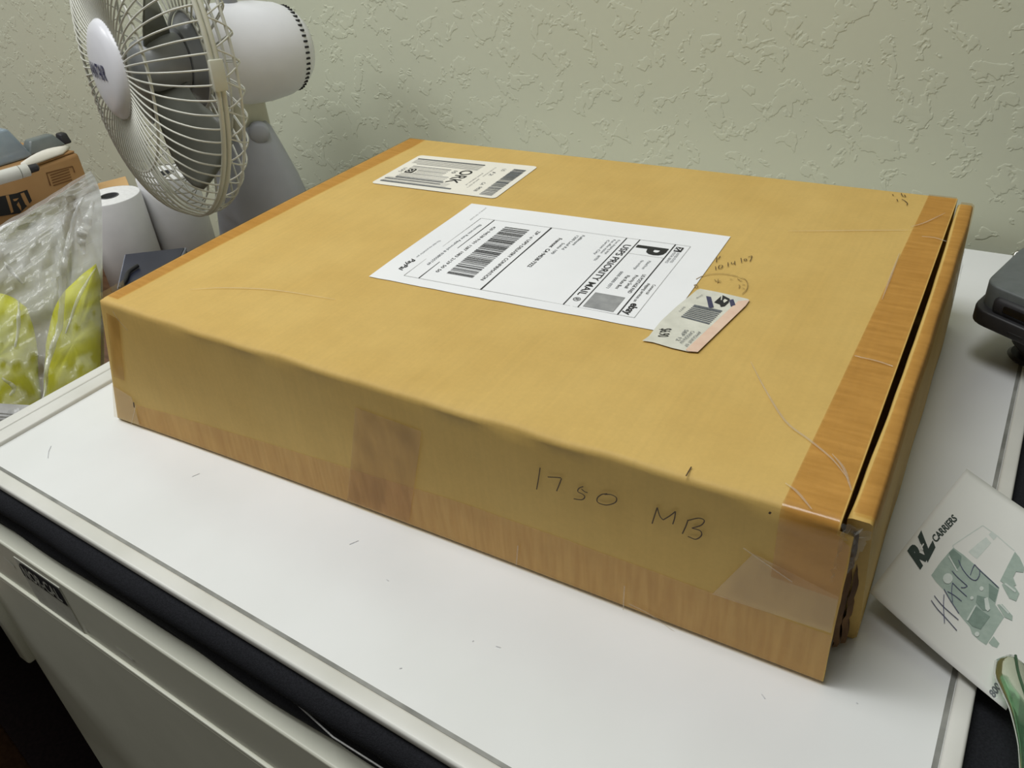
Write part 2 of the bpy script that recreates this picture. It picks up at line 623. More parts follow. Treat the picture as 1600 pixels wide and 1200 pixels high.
for u0, z0, u1, z1 in ((-0.010, -0.0755, 0.002, -0.0790), (0.121, -0.0950, 0.139, -0.0965), (0.079, -0.099, 0.082, -0.103)):  # pale strokes: glints on the metal painted in, and small scratches
    V, Fc = ribbon2([(u0, z0), ((u0 + u1) / 2, (z0 + z1) / 2 + 0.0008), (u1, z1)], 0.0032)
    printed('glint_scratch', (V, Fc), lambda x, y: cabp(x, -0.0004, y), mat('glint_scratch', lin(232, 232, 222), 0.5, lin(222, 222, 212), 300.0), cab)

# ------------------------------------------------------------------ black fabric bag under the board
bag = empty('garment_bag', (0.27, 0.2, CAB_Z), 'flat black fabric bag between the whiteboard and the cabinet', 'bag')


def pad(u0, u1, v0, v1, z0, z1, seed, amp=0.0035):
    bm = bmesh.new()
    nu, nv, nr = 90, 24, 10
    zc, hz = (z0 + z1) / 2, (z1 - z0) / 2
    ring = []
    # outline loop of the plan, then a half round section at each station
    def edge(k, t):
        return [(u0 + (u1 - u0) * t, v0, 0, -1), (u1, v0 + (v1 - v0) * t, 1, 0), (u1 - (u1 - u0) * t, v1, 0, 1), (u0, v1 - (v1 - v0) * t, -1, 0)][k]
    st = []
    for k, n in ((0, nu), (1, nv), (2, nu), (3, nv)):
        for i in range(n):
            st.append(edge(k, i / n))
    rows = []
    for (u, v, nx, ny) in st:
        row = []
        wob = amp * nz(u * 9 + seed, v * 9, seed)
        for j in range(nr + 1):
            q = -math.pi / 2 + math.pi * j / nr
            r = hz * 1.1
            out = r * (math.cos(q) - 1.0) + wob
            row.append(bm.verts.new(cabp(u + nx * out, v + ny * out, zc + hz * math.sin(q))))
        rows.append(row)
    for a, b in zip(rows, rows[1:] + rows[:1]):
        for j in range(nr):
            bm.faces.new((a[j], b[j], b[j + 1], a[j + 1]))
    bm.faces.new([r[-1] for r in rows])
    bm.faces.new([r[0] for r in rows][::-1])
    return bm


obj_bm('lower_panel', pad(-0.07, 0.72, 0.008, 0.54, CAB_Z + 0.0005, -0.0305, 3.0), M['fabric'], bag, 0.9)
obj_bm('upper_panel', pad(-0.07, 0.715, 0.003, 0.54, -0.0300, -0.0050, 8.0), M['fabric'], bag, 0.9)
for zc, vv, rr in ((-0.0303, 0.0115, 0.0026), (-0.0490, 0.0115, 0.0018)):
    pts = [cabp(-0.07 + 0.79 * i / 60, vv + 0.003 * nz(i * 0.2, zc * 50), zc + 0.0012 * nz(i * 0.3, 4.0)) for i in range(61)]
    V, Fc = tube_data(pts, rr, 6)
    obj('piping', V, Fc, M['piping'], bag, True)
V, Fc = tube_data([cabp(0.30, 0.010, -0.034), cabp(0.34, 0.003, -0.028), cabp(0.385, 0.0025, -0.0255)], 0.0005, 5)
obj('loose_thread', V, Fc, M['ink_grey'], bag, True)

# ------------------------------------------------------------------ whiteboard
BQ = [Vector((-0.094, -0.0895)), Vector((0.5585, -0.1245)), Vector((0.5765, 0.5225)), Vector((-0.074, 0.5345))]


def bq(u, v, z):
    a = BQ[0].lerp(BQ[1], u)
    b = BQ[3].lerp(BQ[2], u)
    c = a.lerp(b, v)
    return Vector((c.x, c.y, z))


wb = empty('whiteboard', (0.24, 0.21, -0.0045), 'white dry erase board with white frame lying under the cardboard box', 'whiteboard')


def bqbox(u0, u1, v0, v1, z0, z1, bev=0.0, seg=2):
    bm = boxbm(0, 1, 0, 1, 0, 1)
    if bev:
        for v in bm.verts:
            v.co = Vector(((u0 + (u1 - u0) * v.co.x) * 0.655, (v0 + (v1 - v0) * v.co.y) * 0.63, z0 + (z1 - z0) * v.co.z))
        bmesh.ops.bevel(bm, geom=list(bm.edges), offset=bev, segments=seg, affect='EDGES', profile=0.5, clamp_overlap=True)
        for v in bm.verts:
            v.co = bq(v.co.x / 0.655, v.co.y / 0.63, v.co.z)
    else:
        for v in bm.verts:
            v.co = bq(u0 + (u1 - u0) * v.co.x, v0 + (v1 - v0) * v.co.y, z0 + (z1 - z0) * v.co.z)
    return bm


obj_bm('writing_surface', bqbox(0.02, 0.99, 0.01, 0.995, -0.0045, 0.0), M['board_white'], wb)
fw, fl, fr = 0.0195, 0.018, 0.0125
obj_bm('frame_bar', bqbox(0, 1, 0.0, fw - 0.0035, -0.0045, 0.0016, 0.0016, 3), M['frame_white'], wb, 0.7)
obj_bm('frame_bar', bqbox(0.0, fl, fw, 0.985, -0.0045, 0.0022, 0.0016, 3), M['frame_white'], wb, 0.7)
obj_bm('frame_bar', bqbox(fl + 0.004, fl + 0.028, fw, 0.985, -0.0045, 0.0032, 0.0016, 3), M['frame_white'], wb, 0.7)
obj_bm('frame_bar', bqbox(1 - fr, 1, fw, 1.0, -0.0045, 0.0030, 0.0016, 3), M['frame_white'], wb, 0.7)
obj_bm('frame_groove', bqbox(0.0, 1, fw - 0.0034, fw, -0.0044, 0.0004), M['frame_groove'], wb)
obj_bm('frame_groove', bqbox(1 - fr - 0.004, 1 - fr - 0.0005, fw, 0.995, -0.0044, 0.0004), M['frame_groove'], wb)
zb = lambda x, y: Vector((x, y, 0.0003))
marks = [[(80, 697), (76, 706), (75, 716)], [(300, 745), (312, 740)], [(740, 1001), (738, 1003)], [(546, 851), (560, 845)],
         [(604, 906), (607, 908)], [(775, 1010), (782, 1012)], [(624, 1045), (628, 1044)], [(1190, 1085), (1195, 1092)], [(1338, 1098), (1340, 1100)]]
for k, mk in enumerate(marks):
    q = [hit(a, b, (0, 0, 0), (0, 0, 1)) for a, b in mk]
    printed('pen_mark', ribbon2([(v.x, v.y) for v in q], 0.0005), zb,
            mat('pen_mark', lin(206, 208, 210), 0.4, lin(196, 198, 201), 300.0) , wb)

# ------------------------------------------------------------------ the large cardboard box
BW, BD, BH = 0.502, 0.3751, 0.100
XE = 0.4958      # where the lid ends, before the gap


def warp(x, y, z):
    k = max(0.0, 1 - x / BW) ** 3 * max(0.0, 1 - y / BD) ** 3
    t = z / BH
    return Vector((x + k * (-0.0113 + 0.0193 * t), y + k * (-0.006 + 0.012 * t), z))


def sag(x, y):
    a = max(0.0, min(1.0, min(y, BD - y) / 0.02)) * max(0.0, min(1.0, x / 0.02))
    return a * (0.0006 * nz(x * 11, y * 11, 1.0) - 0.0006)


def top(x, y, off=0.0):
    return warp(x, y, BH + sag(x, y) + off)


def frontbow(x, z):
    return 0.0012 * nz(x * 8 + 3.0, z * 10, 2.0) * math.sin(math.pi * max(0, min(1, z / BH)))


def front(x, z, off=0.0):
    return warp(x, -off + frontbow(x, z), z)


box = empty('cardboard_box', (0.25, 0.19, 0.0005), 'large flat brown cardboard box with shipping labels on the whiteboard', 'box')

# folded body: one rounded loop of cardboard running round the box
def box_loop():
    r = 0.0036
    pts = []
    ny, nzv = 34, 12
    def corner(cy, cz, a0):
        for k in range(5):
            q = math.radians(a0 + 90 * k / 4)
            pts.append((cy + r * math.cos(q), cz + r * math.sin(q)))
    # start bottom front, go up the front, over the top to the back and down
    pts.append((0.0, r + 0.0015))
    for i in range(1, nzv):
        pts.append((0.0, r + (BH - 2 * r) * i / nzv))
    pts.append((0.0, BH - r - 0.0015))
    corner_list = [(r, BH - r, 180, -1)]
    for k in range(5):
        q = math.radians(180 - 90 * k / 4)
        pts.append((r + r * math.cos(q), BH - r + r * math.sin(q)))
    pts.append((r + 0.0015, BH))
    for i in range(1, ny):
        pts.append((r + (BD - 2 * r) * i / ny, BH))
    pts.append((BD - r - 0.0015, BH))
    for k in range(5):
        q = math.radians(90 - 90 * k / 4)
        pts.append((BD - r + r * math.cos(q), BH - r + r * math.sin(q)))
    for i in range(1, nzv):
        pts.append((BD, BH - r - (BH - 2 * r) * i / nzv))
    for k in range(5):
        q = math.radians(0 - 90 * k / 4)
        pts.append((BD - r + r * math.cos(q), r + r * math.sin(q)))
    for i in range(1, ny):
        pts.append((BD - r - (BD - 2 * r) * i / ny, 0.0))
    for k in range(5):
        q = math.radians(270 - 90 * k / 4)
        pts.append((r + r * math.cos(q), r + r * math.sin(q)))
    return pts


loop = box_loop()
NX = 64
V, Fc = [], []
xs = [0.0, 0.001, 0.0025, 0.005] + [0.005 + (XE - 0.005) * (i / (NX - 4)) for i in range(1, NX - 3)]
for i, x in enumerate(xs):
    ins = [0.0030, 0.0014, 0.0005, 0.0][i] if i < 4 else 0.0
    for (y, z) in loop:
        yy = min(max(y, ins), BD - ins)
        zz = min(max(z, ins * 0.6), BH - ins)
        if z > BH - 0.0045:
            zz += sag(x, y)
        if y < 0.0045:
            yy += frontbow(x, z)
        # worn, slightly wavy front fold
        if y < 0.005 and z > BH - 0.005:
            zz += 0.0011 * nz(x * 24, 5.0) - 0.0004
            yy += 0.0010 * nz(x * 31, 9.0)
        xx = x
        if i == len(xs) - 1 and y < 0.0036 and z < BH - 0.004:
            xx = 0.5016 + 0.0006 * nz(z * 60, 3.0)
        V.append(warp(xx, yy, zz + 0.0006))
nl = len(loop)
for i in range(len(xs) - 1):
    for j in range(nl):
        j2 = (j + 1) % nl
        Fc.append((i * nl + j, i * nl + j2, (i + 1) * nl + j2, (i + 1) * nl + j))
Fc.append(tuple(range(nl))[::-1])
# open right end: board thickness, then the hollow inside
base_i = (len(xs) - 1) * nl
for xin in (XE, XE - 0.07):
    for (y, z) in loop:
        xf = 0.5014 if (xin == XE and y < 0.0036 and z < BH - 0.004) else xin
        V.append((xf, 0.003 + (BD - 0.006) * (y / BD), 0.0034 + (BH - 0.0062) * (z / BH)))
    b2 = len(V) - nl
    for j in range(nl):
        j2 = (j + 1) % nl
        Fc.append((base_i + j, base_i + j2, b2 + j2, b2 + j))
    base_i = b2
Fc.append(tuple(base_i + j for j in range(nl)))
obj('body', V, [f[::-1] for f in Fc], M['card'], box, 0.7)

# end panel beyond the gap: a folded-over double wall, its front edge leaning in towards the bottom
V, Fc = [], []
prof = []
ST = 40
for i in range(ST + 1):
    t = i / ST
    y = 0.007 + (0.3685 - 0.007) * t
    endin = 0.0018 * (1.0 if i in (0, ST) else 0.0)
    gapw = 0.0012 + 0.0020 * math.sin(math.pi * min(1, t * 1.1)) ** 0.7
    xa = XE + gapw + 0.0005 * nz(y * 30, 1.0)
    xb = 0.5072 + 0.0012 * nz(y * 14, 3.0)
    sec = [(xa, 0.004), (xa, BH - 0.003), (xa + 0.0006, BH - 0.0006 - endin), (xa + 0.002, BH - endin), (xb - 0.0016, BH - 0.0001 - endin), (xb - 0.0004, BH - 0.0010 - endin),
           (xb, BH - 0.004), (xb + 0.0012, BH * 0.6), (xb + 0.0024, BH * 0.25), (xb + 0.0026, 0.004), (xb + 0.001, 0.001), (xa + 0.003, 0.001)]
    for x, z in sec:
        lean = 0.026 * (1 - z / BH) * max(0.0, 1 - t * 5) ** 2
        V.append((x, y + lean, z))
ns = len(sec)
for i in range(ST):
    for j in range(ns):
        j2 = (j + 1) % ns
        Fc.append((i * ns + j, (i + 1) * ns + j, (i + 1) * ns + j2, i * ns + j2))
Fc.append(tuple(range(ns)))
Fc.append(tuple(ST * ns + j for j in range(ns))[::-1])
endp = obj('end_panel', V, Fc, M['card'], box, 0.8)
endp['label'] = 'folded end panel beyond the dark gap'

# torn inner ply in the open front corner
V, Fc = [], []
for k, (x0, yk, amp) in enumerate(((0.5005, 0.010, 0.0012), (0.5035, 0.014, 0.0014))):
    b0 = len(V)
    n = 22
    for i in range(n + 1):
        z = 0.004 + 0.086 * i / n
        jag = amp * nz(z * 190 + k * 7, 2.0 + k) + amp * 0.8 * nz(z * 70, k * 3.0)
        y = yk + 0.014 * (1 - z / BH)
        V += [(x0 + jag, y - 0.003, z), (x0 + 0.0022 + jag, y - 0.0015, z), (x0 + 0.002 + jag, y + 0.012, z), (x0 + jag * 0.3, y + 0.012, z)]
    for i in range(n):
        for j in range(4):
            a = b0 + i * 4
            Fc.append((a + j, a + (j + 1) % 4, a + 4 + (j + 1) % 4, a + 4 + j))
obj('torn_ply', V, Fc, M['card_dark'], box)


def sheet(name, mp, poly, m, parent, nu=1, thick=0.0):
    """a flat sheet from a polygon with a fine enough grid to follow the surface: poly is a quad (a, b, c, d)"""
    a, b, c, d = [Vector(p) for p in poly]
    V, Fc = grid(lambda u, v: mp(*((a.lerp(b, u)).lerp(d.lerp(c, u), v))), nu, nu)
    return obj(name, V, Fc, m, parent, True)


T = 0.0012
tp = lambda x, y: top(x, y, T)
fp = lambda x, z: front(x, z, 0.0004)
fp2 = lambda x, z: front(x, z, 0.0008)
fp3 = lambda x, z: front(x, z, 0.0012)


def wrap_tape(name, x_left, x_right, down, m, off=0.0006):
    """tape from the back of the lid over the front fold and down the front"""
    path = []
    for i in range(30):
        y = BD - 0.002 - (BD - 0.0062) * i / 29
        path.append(('t', y))
    for k in range(1, 5):
        path.append(('c', 90 + 90 * k / 4))
    for i in range(1, 8):
        path.append(('f', BH - 0.0042 - (BH - 0.0042 - down) * i / 7))
    V, Fc = [], []
    nw = 6
    for kind, val in path:
        for j in range(nw + 1):
            if kind == 't':
                s = val / BD
                x = x_left(s) + (x_right - x_left(s)) * j / nw
                V.append(top(x, val, off + 0.0006))
            elif kind == 'c':
                q = math.radians(val)
                x = x_left(0) + (x_right - x_left(0)) * j / nw
                rr = 0.0042 + off + 0.0012
                V.append(warp(x, 0.0042 + rr * math.cos(q), BH - 0.0042 + rr * math.sin(q)))
            else:
                x = x_left(0) + (x_right + 0.0058 - x_left(0)) * j / nw
                V.append(front(x, val, off + 0.0008))
    for i in range(len(path) - 1):
        for j in range(nw):
            a = i * (nw + 1) + j
            Fc.append((a, a + nw + 1, a + nw + 2, a + 1))
    return obj(name, V, Fc, m, box, True)


wrap_tape('tape_strip', lambda s: 0.4722 + 0.0045 * s, XE - 0.0006, 0.060, M['tape'])
# tape over the lip of the end panel
V, Fc = [], []
for i in range(41):
    t = i / 40
    y = 0.009 + 0.357 * t
    gapw = 0.0012 + 0.0020 * math.sin(math.pi * min(1, t * 1.1)) ** 0.7
    xa = XE + gapw + 0.0018
    xb = 0.5072 + 0.0012 * nz(y * 14, 3.0)
    V += [(xa, y, BH + 0.0006), (xa + 0.003, y, BH + 0.0007), (xb - 0.0014, y, BH + 0.0006), (xb + 0.0006, y, BH - 0.0008), (xb + 0.0010, y + 0.001, BH - 0.007)]
for i in range(40):
    for j in range(4):
        a = i * 5 + j
        Fc.append((a, a + 1, a + 6, a + 5))
obj('tape_strip', V, Fc, M['tape'], box, True)
# strip along the foot of the front, the short upright strip and the corner pieces
def foot_top(x):
    return 0.020 + 0.016 * min(1, x / 0.3) + 0.0006 * nz(x * 40, 1)
V, Fc = grid(lambda u, v: fp(0.026 + (0.5012 - 0.026) * u, 0.002 + v * (foot_top(0.026 + 0.475 * u) - 0.002)), 60, 3)
obj('tape_strip', V, Fc, M['tape_low'], box, True)
sheet('tape_strip', fp2, [(0.2165, 0.004), (0.2635, 0.004), (0.2835, 0.0795), (0.2370, 0.0815)], M['tape_dark'], box, 8)
pale = sheet('tape_strip', fp3, [(0.447, 0.036), (0.5008, 0.0385), (0.5008, 0.0615), (0.4635, 0.0700)], M['tape_pale'], box, 8)
pale['label'] = 'frosted pale tape patch by the open corner'
sheet('tape_strip', fp2, [(0.006, 0.040), (0.0185, 0.040), (0.0245, 0.0905), (0.0100, 0.0925)], M['tape_dark'], box, 6)
sheet('tape_strip', fp3, [(0.001, 0.004), (0.028, 0.004), (0.024, 0.0275), (0.004, 0.0330)], M['tape_pale'], box, 6)
V, Fc = grid(lambda u, v: top(0.003 + u * (0.013 + 0.006 * v), 0.006 + v * 0.366, 0.0012), 4, 40)
obj('tape_strip', V, Fc, M['tape'], box, True)
# wrinkles in the tape, with their highlights put into a paler colour
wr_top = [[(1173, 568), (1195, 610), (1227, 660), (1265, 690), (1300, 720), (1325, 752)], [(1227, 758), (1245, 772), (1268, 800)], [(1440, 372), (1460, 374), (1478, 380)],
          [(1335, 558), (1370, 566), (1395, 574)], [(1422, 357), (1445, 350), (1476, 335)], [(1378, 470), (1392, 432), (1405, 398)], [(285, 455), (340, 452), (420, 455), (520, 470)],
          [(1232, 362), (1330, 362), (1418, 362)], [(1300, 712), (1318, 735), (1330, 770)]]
for k, ln in enumerate(wr_top):
    q = curve_pts([(lambda h: (h.x, h.y))(hit(a, b, (0, 0, BH), (0, 0, 1))) for a, b in ln], 5)
    n = len(q)
    V, Fc = [], []
    for i, v in enumerate(q):
        a, b = q[max(0, i - 1)], q[min(n - 1, i + 1)]
        t = (b - a).normalized()
        nn = Vector((-t.y, t.x)) * (0.0005 if k not in (6, 7) else 0.0004) * (0.3 + math.sin(math.pi * (i + 0.3) / n))
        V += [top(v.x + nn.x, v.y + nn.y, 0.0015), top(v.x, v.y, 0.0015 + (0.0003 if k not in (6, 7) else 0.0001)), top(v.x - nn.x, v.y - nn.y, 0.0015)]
    for i in range(n - 1):
        Fc += [(3 * i, 3 * i + 1, 3 * i + 4, 3 * i + 3), (3 * i + 1, 3 * i + 2, 3 * i + 5, 3 * i + 4)]
    obj('crease_highlight', V, Fc, M['crease_highlight'] if k not in (6, 7) else M['crease_highlight'], box, True)
wr_front = [[(1163, 853), (1195, 875), (1240, 905)], [(985, 940), (1015, 955), (1058, 985)], [(978, 912), (976, 950)], [(160, 487), (172, 500), (190, 516)], [(228, 630), (230, 662)],
            [(812, 850), (810, 880)]]
for ln in wr_front:
    q = curve_pts([(lambda h: (h.x, h.z))(hit(a, b, (0, 0, 0), (0, 1, 0))) for a, b in ln], 5)
    printed('crease_highlight', ribbon2([(v.x, v.y) for v in q], 0.0007), lambda x, z: front(x, z, 0.0016), M['crease_highlight'], box)

# crumpled clear tape on the open corner
V, Fc = grid(lambda u, v: (0.4965 + 0.011 * u * (1 - 0.5 * v) + 0.0022 * nz(u * 9, v * 13, 2), -0.0012 + 0.010 * u * (0.4 + v) + 0.003 * nz(u * 8, v * 15, 7),
                           0.068 + 0.034 * (1 - v) - 0.004 * u + 0.002 * nz(u * 7, v * 9, 4)), 8, 16)
obj('clear_tape', V, Fc, M['tape_clear'], box, True)
V, Fc = grid(lambda u, v: (0.5090 + 0.0022 * u + 0.0012 * nz(u * 5, v * 22, 3), 0.26 + 0.05 * v, 0.09 - 0.022 * u + 0.003 * nz(v * 30, 2.0)), 4, 14)
obj('clear_tape', V, Fc, M['tape_clear'], box, True)
V, Fc = grid(lambda u, v: warp(-0.0008 + 0.0006 * nz(v * 9, 1.0) - 0.0006 * u, 0.003 + 0.022 * u, 0.030 + 0.073 * v + 0.003 * u * nz(v * 7, 5)), 4, 14)
obj('clear_tape', V, Fc, M['tape_clear'], box, True)

# --- large shipping label
LO, LTH, LW, LH = Vector((0.16508, 0.10603)), 0.041724, 0.20889, 0.13653
lc, ls = math.cos(LTH), math.sin(LTH)


def label_map(off):
    """reading frame of the label in millimetres: s along the lines of text (towards the front of the box), t upwards (towards the right end)"""
    def f(s, t):
        a, b = t * 0.001, LH - s * 0.001
        return top(LO.x + lc * a - ls * b, LO.y + ls * a + lc * b, off)
    return f


L0, L1 = label_map(0.0011), label_map(0.00135)
ragged = [0.6 * nz(i * 0.9, 3.3) for i in range(25)]
def lab_pt(u, v):
    s, t = -2.0 + 139.5 * v, 0 + 209 * u
    if v > 0.99:
        s += ragged[int(u * 24)]
    return L0(s, t)
V, Fc = grid(lab_pt, 24, 16)
slabel = obj('shipping_label', V, [f[::-1] for f in Fc], M['paper'], box, True)
slabel['label'] = 'large white postage label with barcode'
rl = []
for t, wd in ((35, 0.7), (83.4, 1.1), (142.4, 0.7), (152.2, 0.7), (178, 0.8)):
    rl.append((22.8, 128.2, t - wd / 2, t + wd / 2))
lines('rule', [rects2([r_]) for r_ in rl], L1, M['ink'], slabel)
lines('rule', [rects2([r_]) for r_ in ((22.8, 128.2, 22.8, 23.2), (22.8, 128.2, 188.4, 188.7), (22.6, 22.9, 23, 188.6), (128.0, 128.3, 23, 188.6), (46, 46.25, 152.2, 178))], L1, M['ink_grey'], slabel)
rb = random.Random(3)
bars, s = [], 31.8
while s < 116:
    wd = rb.choice((0.35, 0.35, 0.6, 0.95))
    bars.append((s, s + wd, 49.3, 69.8))
    s += wd + rb.choice((0.6, 0.6, 1.0, 1.5))
printed('barcode', rects2(bars), L1, M['ink'], slabel)


def ltext(body, s0, s1, t0, h, m='ink', bold=0.0, shear=0.0):
    return text2(body, s0, t0, s1 - s0, h, bold * 0.6, shear)


printed('lettering', text2('P', 31.2, 154.8, 12.6, 20.6, 0.035), L1, M['ink'], slabel)
printed('lettering', ltext('USPS PRIORITY MAIL', 33.5, 113.5, 145.0, 4.9, bold=0.012), L1, M['ink'], slabel)
lines('lettering', [text2('\u00ae', 116.5, 145.0, 5.0, 4.6, 0.0), ltext('ZIP - e/ USPS DELIVERY CONFIRMATION', 31.5, 116, 76.2, 2.7),
                             ltext('420 94538 9101 1287 1083 2129 50 50', 34, 116, 40.6, 2.5),
                             ltext('Fremont  CA 94538-7322', 38.2, 88, 96.6, 2.9, bold=0.014),
                             ltext('US POSTAGE PAID', 73.4, 100.4, 173.2, 2.4), ltext('Priority Small', 76, 95, 169.0, 2.4), ltext('Flat Rate Box', 78, 98, 164.0, 2.4),
                             ltext('shipping services on', 84, 109.5, 180.6, 2.2), ltext('Commercial', 84.5, 98, 184.2, 2.0)], L1, M['ink'], slabel)
lines('lettering', [ltext('Electronic Rate Approved # 038555749', 34.4, 108.5, 28.3, 2.3, bold=0), ltext('Fulfilment', 28, 46, 110.4, 2.2, bold=0), ltext('1200 Leaf Rd', 30, 55, 106.6, 2.2, bold=0),
                             ltext('Suite 100', 45, 64, 102.6, 2.2, bold=0), ltext('From shipping dept', 27.7, 52.5, 137.6, 1.9, bold=0), ltext('Post office station', 28, 52, 134.4, 1.9, bold=0),
                             ltext('Carson City', 30, 55.4, 130.8, 1.9, bold=0), ltext('89701', 56, 64, 134.6, 1.9, bold=0), ltext('Mailed from', 53.2, 66, 169.6, 2.0, bold=0), ltext('No surcharge', 54, 68.2, 164.8, 2.0, bold=0),
                             ltext('0000 0000 0371', 74, 98.8, 158.2, 2.1, bold=0), ltext('UNITED STATES', 35, 51, 183.4, 1.8, bold=0), ltext('POSTAL SERVICE', 35, 52.5, 180.6, 1.8, bold=0)], L1, M['ink_soft'], slabel)
printed('lettering', ltext('PayPal', 104.0, 122.0, 13.4, 3.9, bold=0.03, shear=0.25), L1, M['ink'], slabel)
printed('lettering', ltext('This label was printed for you', 70.0, 100.5, 14.6, 1.7, bold=0), L1, M['ink_soft'], slabel)
printed('lettering', ltext('ebay', 111.8, 126.4, 180.8, 4.9, bold=0.045), L1, M['ink'], slabel)
lines('lettering', [ltext('printed on 10/12/2007', 3.0, 3.0 + 26, 16, 1.4, bold=0)], L1, M['ink_grey'], slabel)
printed('code_patch', rects2([(106.8, 126.2, 154.6, 174.4)]), L1, mat('code_patch', lin(160, 161, 161), 0.7, lin(140, 141, 142), 120.0), slabel)
printed('emblem', multi2([([(26.4, 180.0), (33.6, 180.0), (33.6, 185.2), (26.4, 185.2)], [(0, 1, 2, 3)])]), L1, M['ink'], slabel)
printed('emblem', multi2([([(27.0, 183.9), (31.8, 184.4), (28.2, 180.8), (27.4, 180.8), (30.0, 183.5)], [(4, 3, 2, 1), (0, 4, 1)]), ([(29.8, 180.6), (32.8, 180.6), (32.4, 183.0)], [(0, 1, 2)])]), label_map(0.0016), M['paper'], slabel)

# --- routing label with ORK
OO, OTH, OW, OH = Vector((0.0481, 0.25466)), 0.04, 0.1232, 0.0755
oc, os_ = math.cos(OTH), math.sin(OTH)


def ork_map(off):
    def f(s, t):
        a, b = t * 0.001, OH - s * 0.001
        return top(OO.x + oc * a - os_ * b, OO.y + os_ * a + oc * b, off)
    return f


O0, O1, O2 = ork_map(0.0011), ork_map(0.00135), ork_map(0.00155)
def rrect(s0, s1, t0, t1, r):
    out = []
    for cs, ct, a0 in ((s1 - r, t1 - r, 0), (s0 + r, t1 - r, 90), (s0 + r, t0 + r, 180), (s1 - r, t0 + r, 270)):
        for k in range(5):
            q = math.radians(a0 + 90 * k / 4)
            out.append((cs + r * math.cos(q), ct + r * math.sin(q)))
    return out
pl = rrect(-2.5, 75.5, -1.0, 124.0, 4.0)
olabel = printed('routing_label', (pl, [tuple(range(len(pl)))]), O0, M['paper_cream'], box, 'cream white routing label with rounded corners')
ob = [(7.2, 8.8, 4, 76), (66.5, 68.6, 4, 77), (60.0, 61.2, 4, 62), (55.0, 56.6, 12, 62), (20.5, 21.3, 11, 76)]
for i in range(10):
    ob.append((26.0 + i * 2.9, 26.6 + i * 2.9 + (0.6 if i % 3 == 0 else 0), 22 if 33 < 26 + i * 2.9 < 45 else 11, 52 if i < 6 else 60))
for i in range(5):
    ob.append((10.5 + 2.0 * i, 11.0 + 2.0 * i, 4, 76))
for i in range(4):
    ob.append((57.5 + 2.4 * i, 58.0 + 2.4 * i, 4, 70))
printed('barcode', rects2(ob), O1, M['ink_grey'], olabel)
lines('heavy_bar', [rects2([r_]) for r_ in ob[:4]], O2, M['ink_soft'], olabel)
ob, s = [], 9.5
while s < 70:
    wd = rb.choice((0.5, 0.5, 0.9, 1.3))
    if 15 < s < 24:
        wd *= 1.6
    ob.append((s, s + wd, 106.5, 118.5))
    s += wd + (0.4 if 15 < s < 24 else rb.choice((0.5, 0.8, 1.1)))
printed('barcode', rects2(ob), O1, M['ink_soft'], olabel)
printed('lettering', text2('ORK', 23.6, 63.2, 32.0, 11.6, 0.012), O1, M['ink'], olabel)
printed('emblem', rects2([(34, 44, 12.5, 20.5)]), O2, M['ink'], olabel)
printed('emblem', multi2([ribbon2([(35.2 + 4 * math.cos(q) + 3.6, 16.5 + 3 * math.sin(q)) for q in [2 * math.pi * k / 16 for k in range(17)]], 0.7), ribbon2([(36, 14), (42, 19)], 0.7)]), ork_map(0.0017), M['paper_cream'], olabel)
lines('lettering', [text2('USPS', 33, 6.2, 11, 3.0), text2('US', 12, 97, 5, 3.4), text2('12', 22, 92, 8, 3), text2('CA', 46, 96, 6, 3), text2('94538', 56, 98, 10, 3.2), text2('10', 28, 56, 6, 4)], O2, M['ink_soft'], olabel)
lines('lettering', [text2('to postal customer', 10, 88, 24, 1.8), text2('ground shipment ref', 26, 84, 30, 1.8), text2('parcel 0371', 40, 88, 20, 1.8)], O1, M['ink_grey'], olabel)

# --- old postage sticker by the shipping label
def st(off):
    return lambda x, y: top(*(lambda h: (h.x, h.y))(hit(x, y, (0, 0, BH), (0, 0, 1))), off)
zs = lambda q: [(1020 + a * 0.1, 440 + b * 0.1) for a, b in q]
ST0, ST1, ST2, ST3 = st(0.0016), st(0.0019), st(0.0021), st(0.0023)
pl = zs([(-60, 870), (120, 640), (380, 400), (690, 150), (740, 132), (1000, 180), (1250, 235), (1480, 290), (1510, 312), (1450, 400), (1180, 660), (700, 1130), (560, 1120), (300, 1060), (0, 970), (-170, 945), (-120, 915)])
stik = printed('postage_sticker', (pl, [tuple(range(len(pl)))[::-1]]), ST0, M['sticker'], box, 'worn cream postage sticker with pink edge')
printed('pink_band', (zs([(1330, 330), (1510, 312), (1450, 400), (700, 1130), (560, 1120), (510, 1095), (900, 730)]), [(6, 5, 4, 3, 2, 1, 0)]), ST1, M['sticker_pink'], stik)
br = []
for i in range(9):
    f0, f1 = i / 9, (i + (0.78 if i in (0, 8) else 0.52)) / 9
    A, B, C, D = Vector((650, 385)), Vector((1085, 480)), Vector((870, 700)), Vector((430, 580))
    br.append((zs([A.lerp(D, f0), B.lerp(C, f0), B.lerp(C, f1), A.lerp(D, f1)]), [(3, 2, 1, 0)]))
printed('barcode', multi2(br), ST1, M['ink_soft'], stik)
printed('ink_bar', (zs([(830, 252), (905, 265), (950, 428), (872, 440)]), [(3, 2, 1, 0)]), ST1, M['ink_navy'], stik)
printed('ink_bar', (zs([(1190, 315), (1255, 300), (1290, 395), (1215, 415)]), [(3, 2, 1, 0)]), ST1, M['ink_navy'], stik)
printed('emblem', (zs([(955, 350), (1085, 235), (1200, 295), (1185, 350), (1120, 410), (1060, 420), (1040, 380)]), [(6, 5, 4, 3, 2, 1, 0)]), ST1, M['ink'], stik)
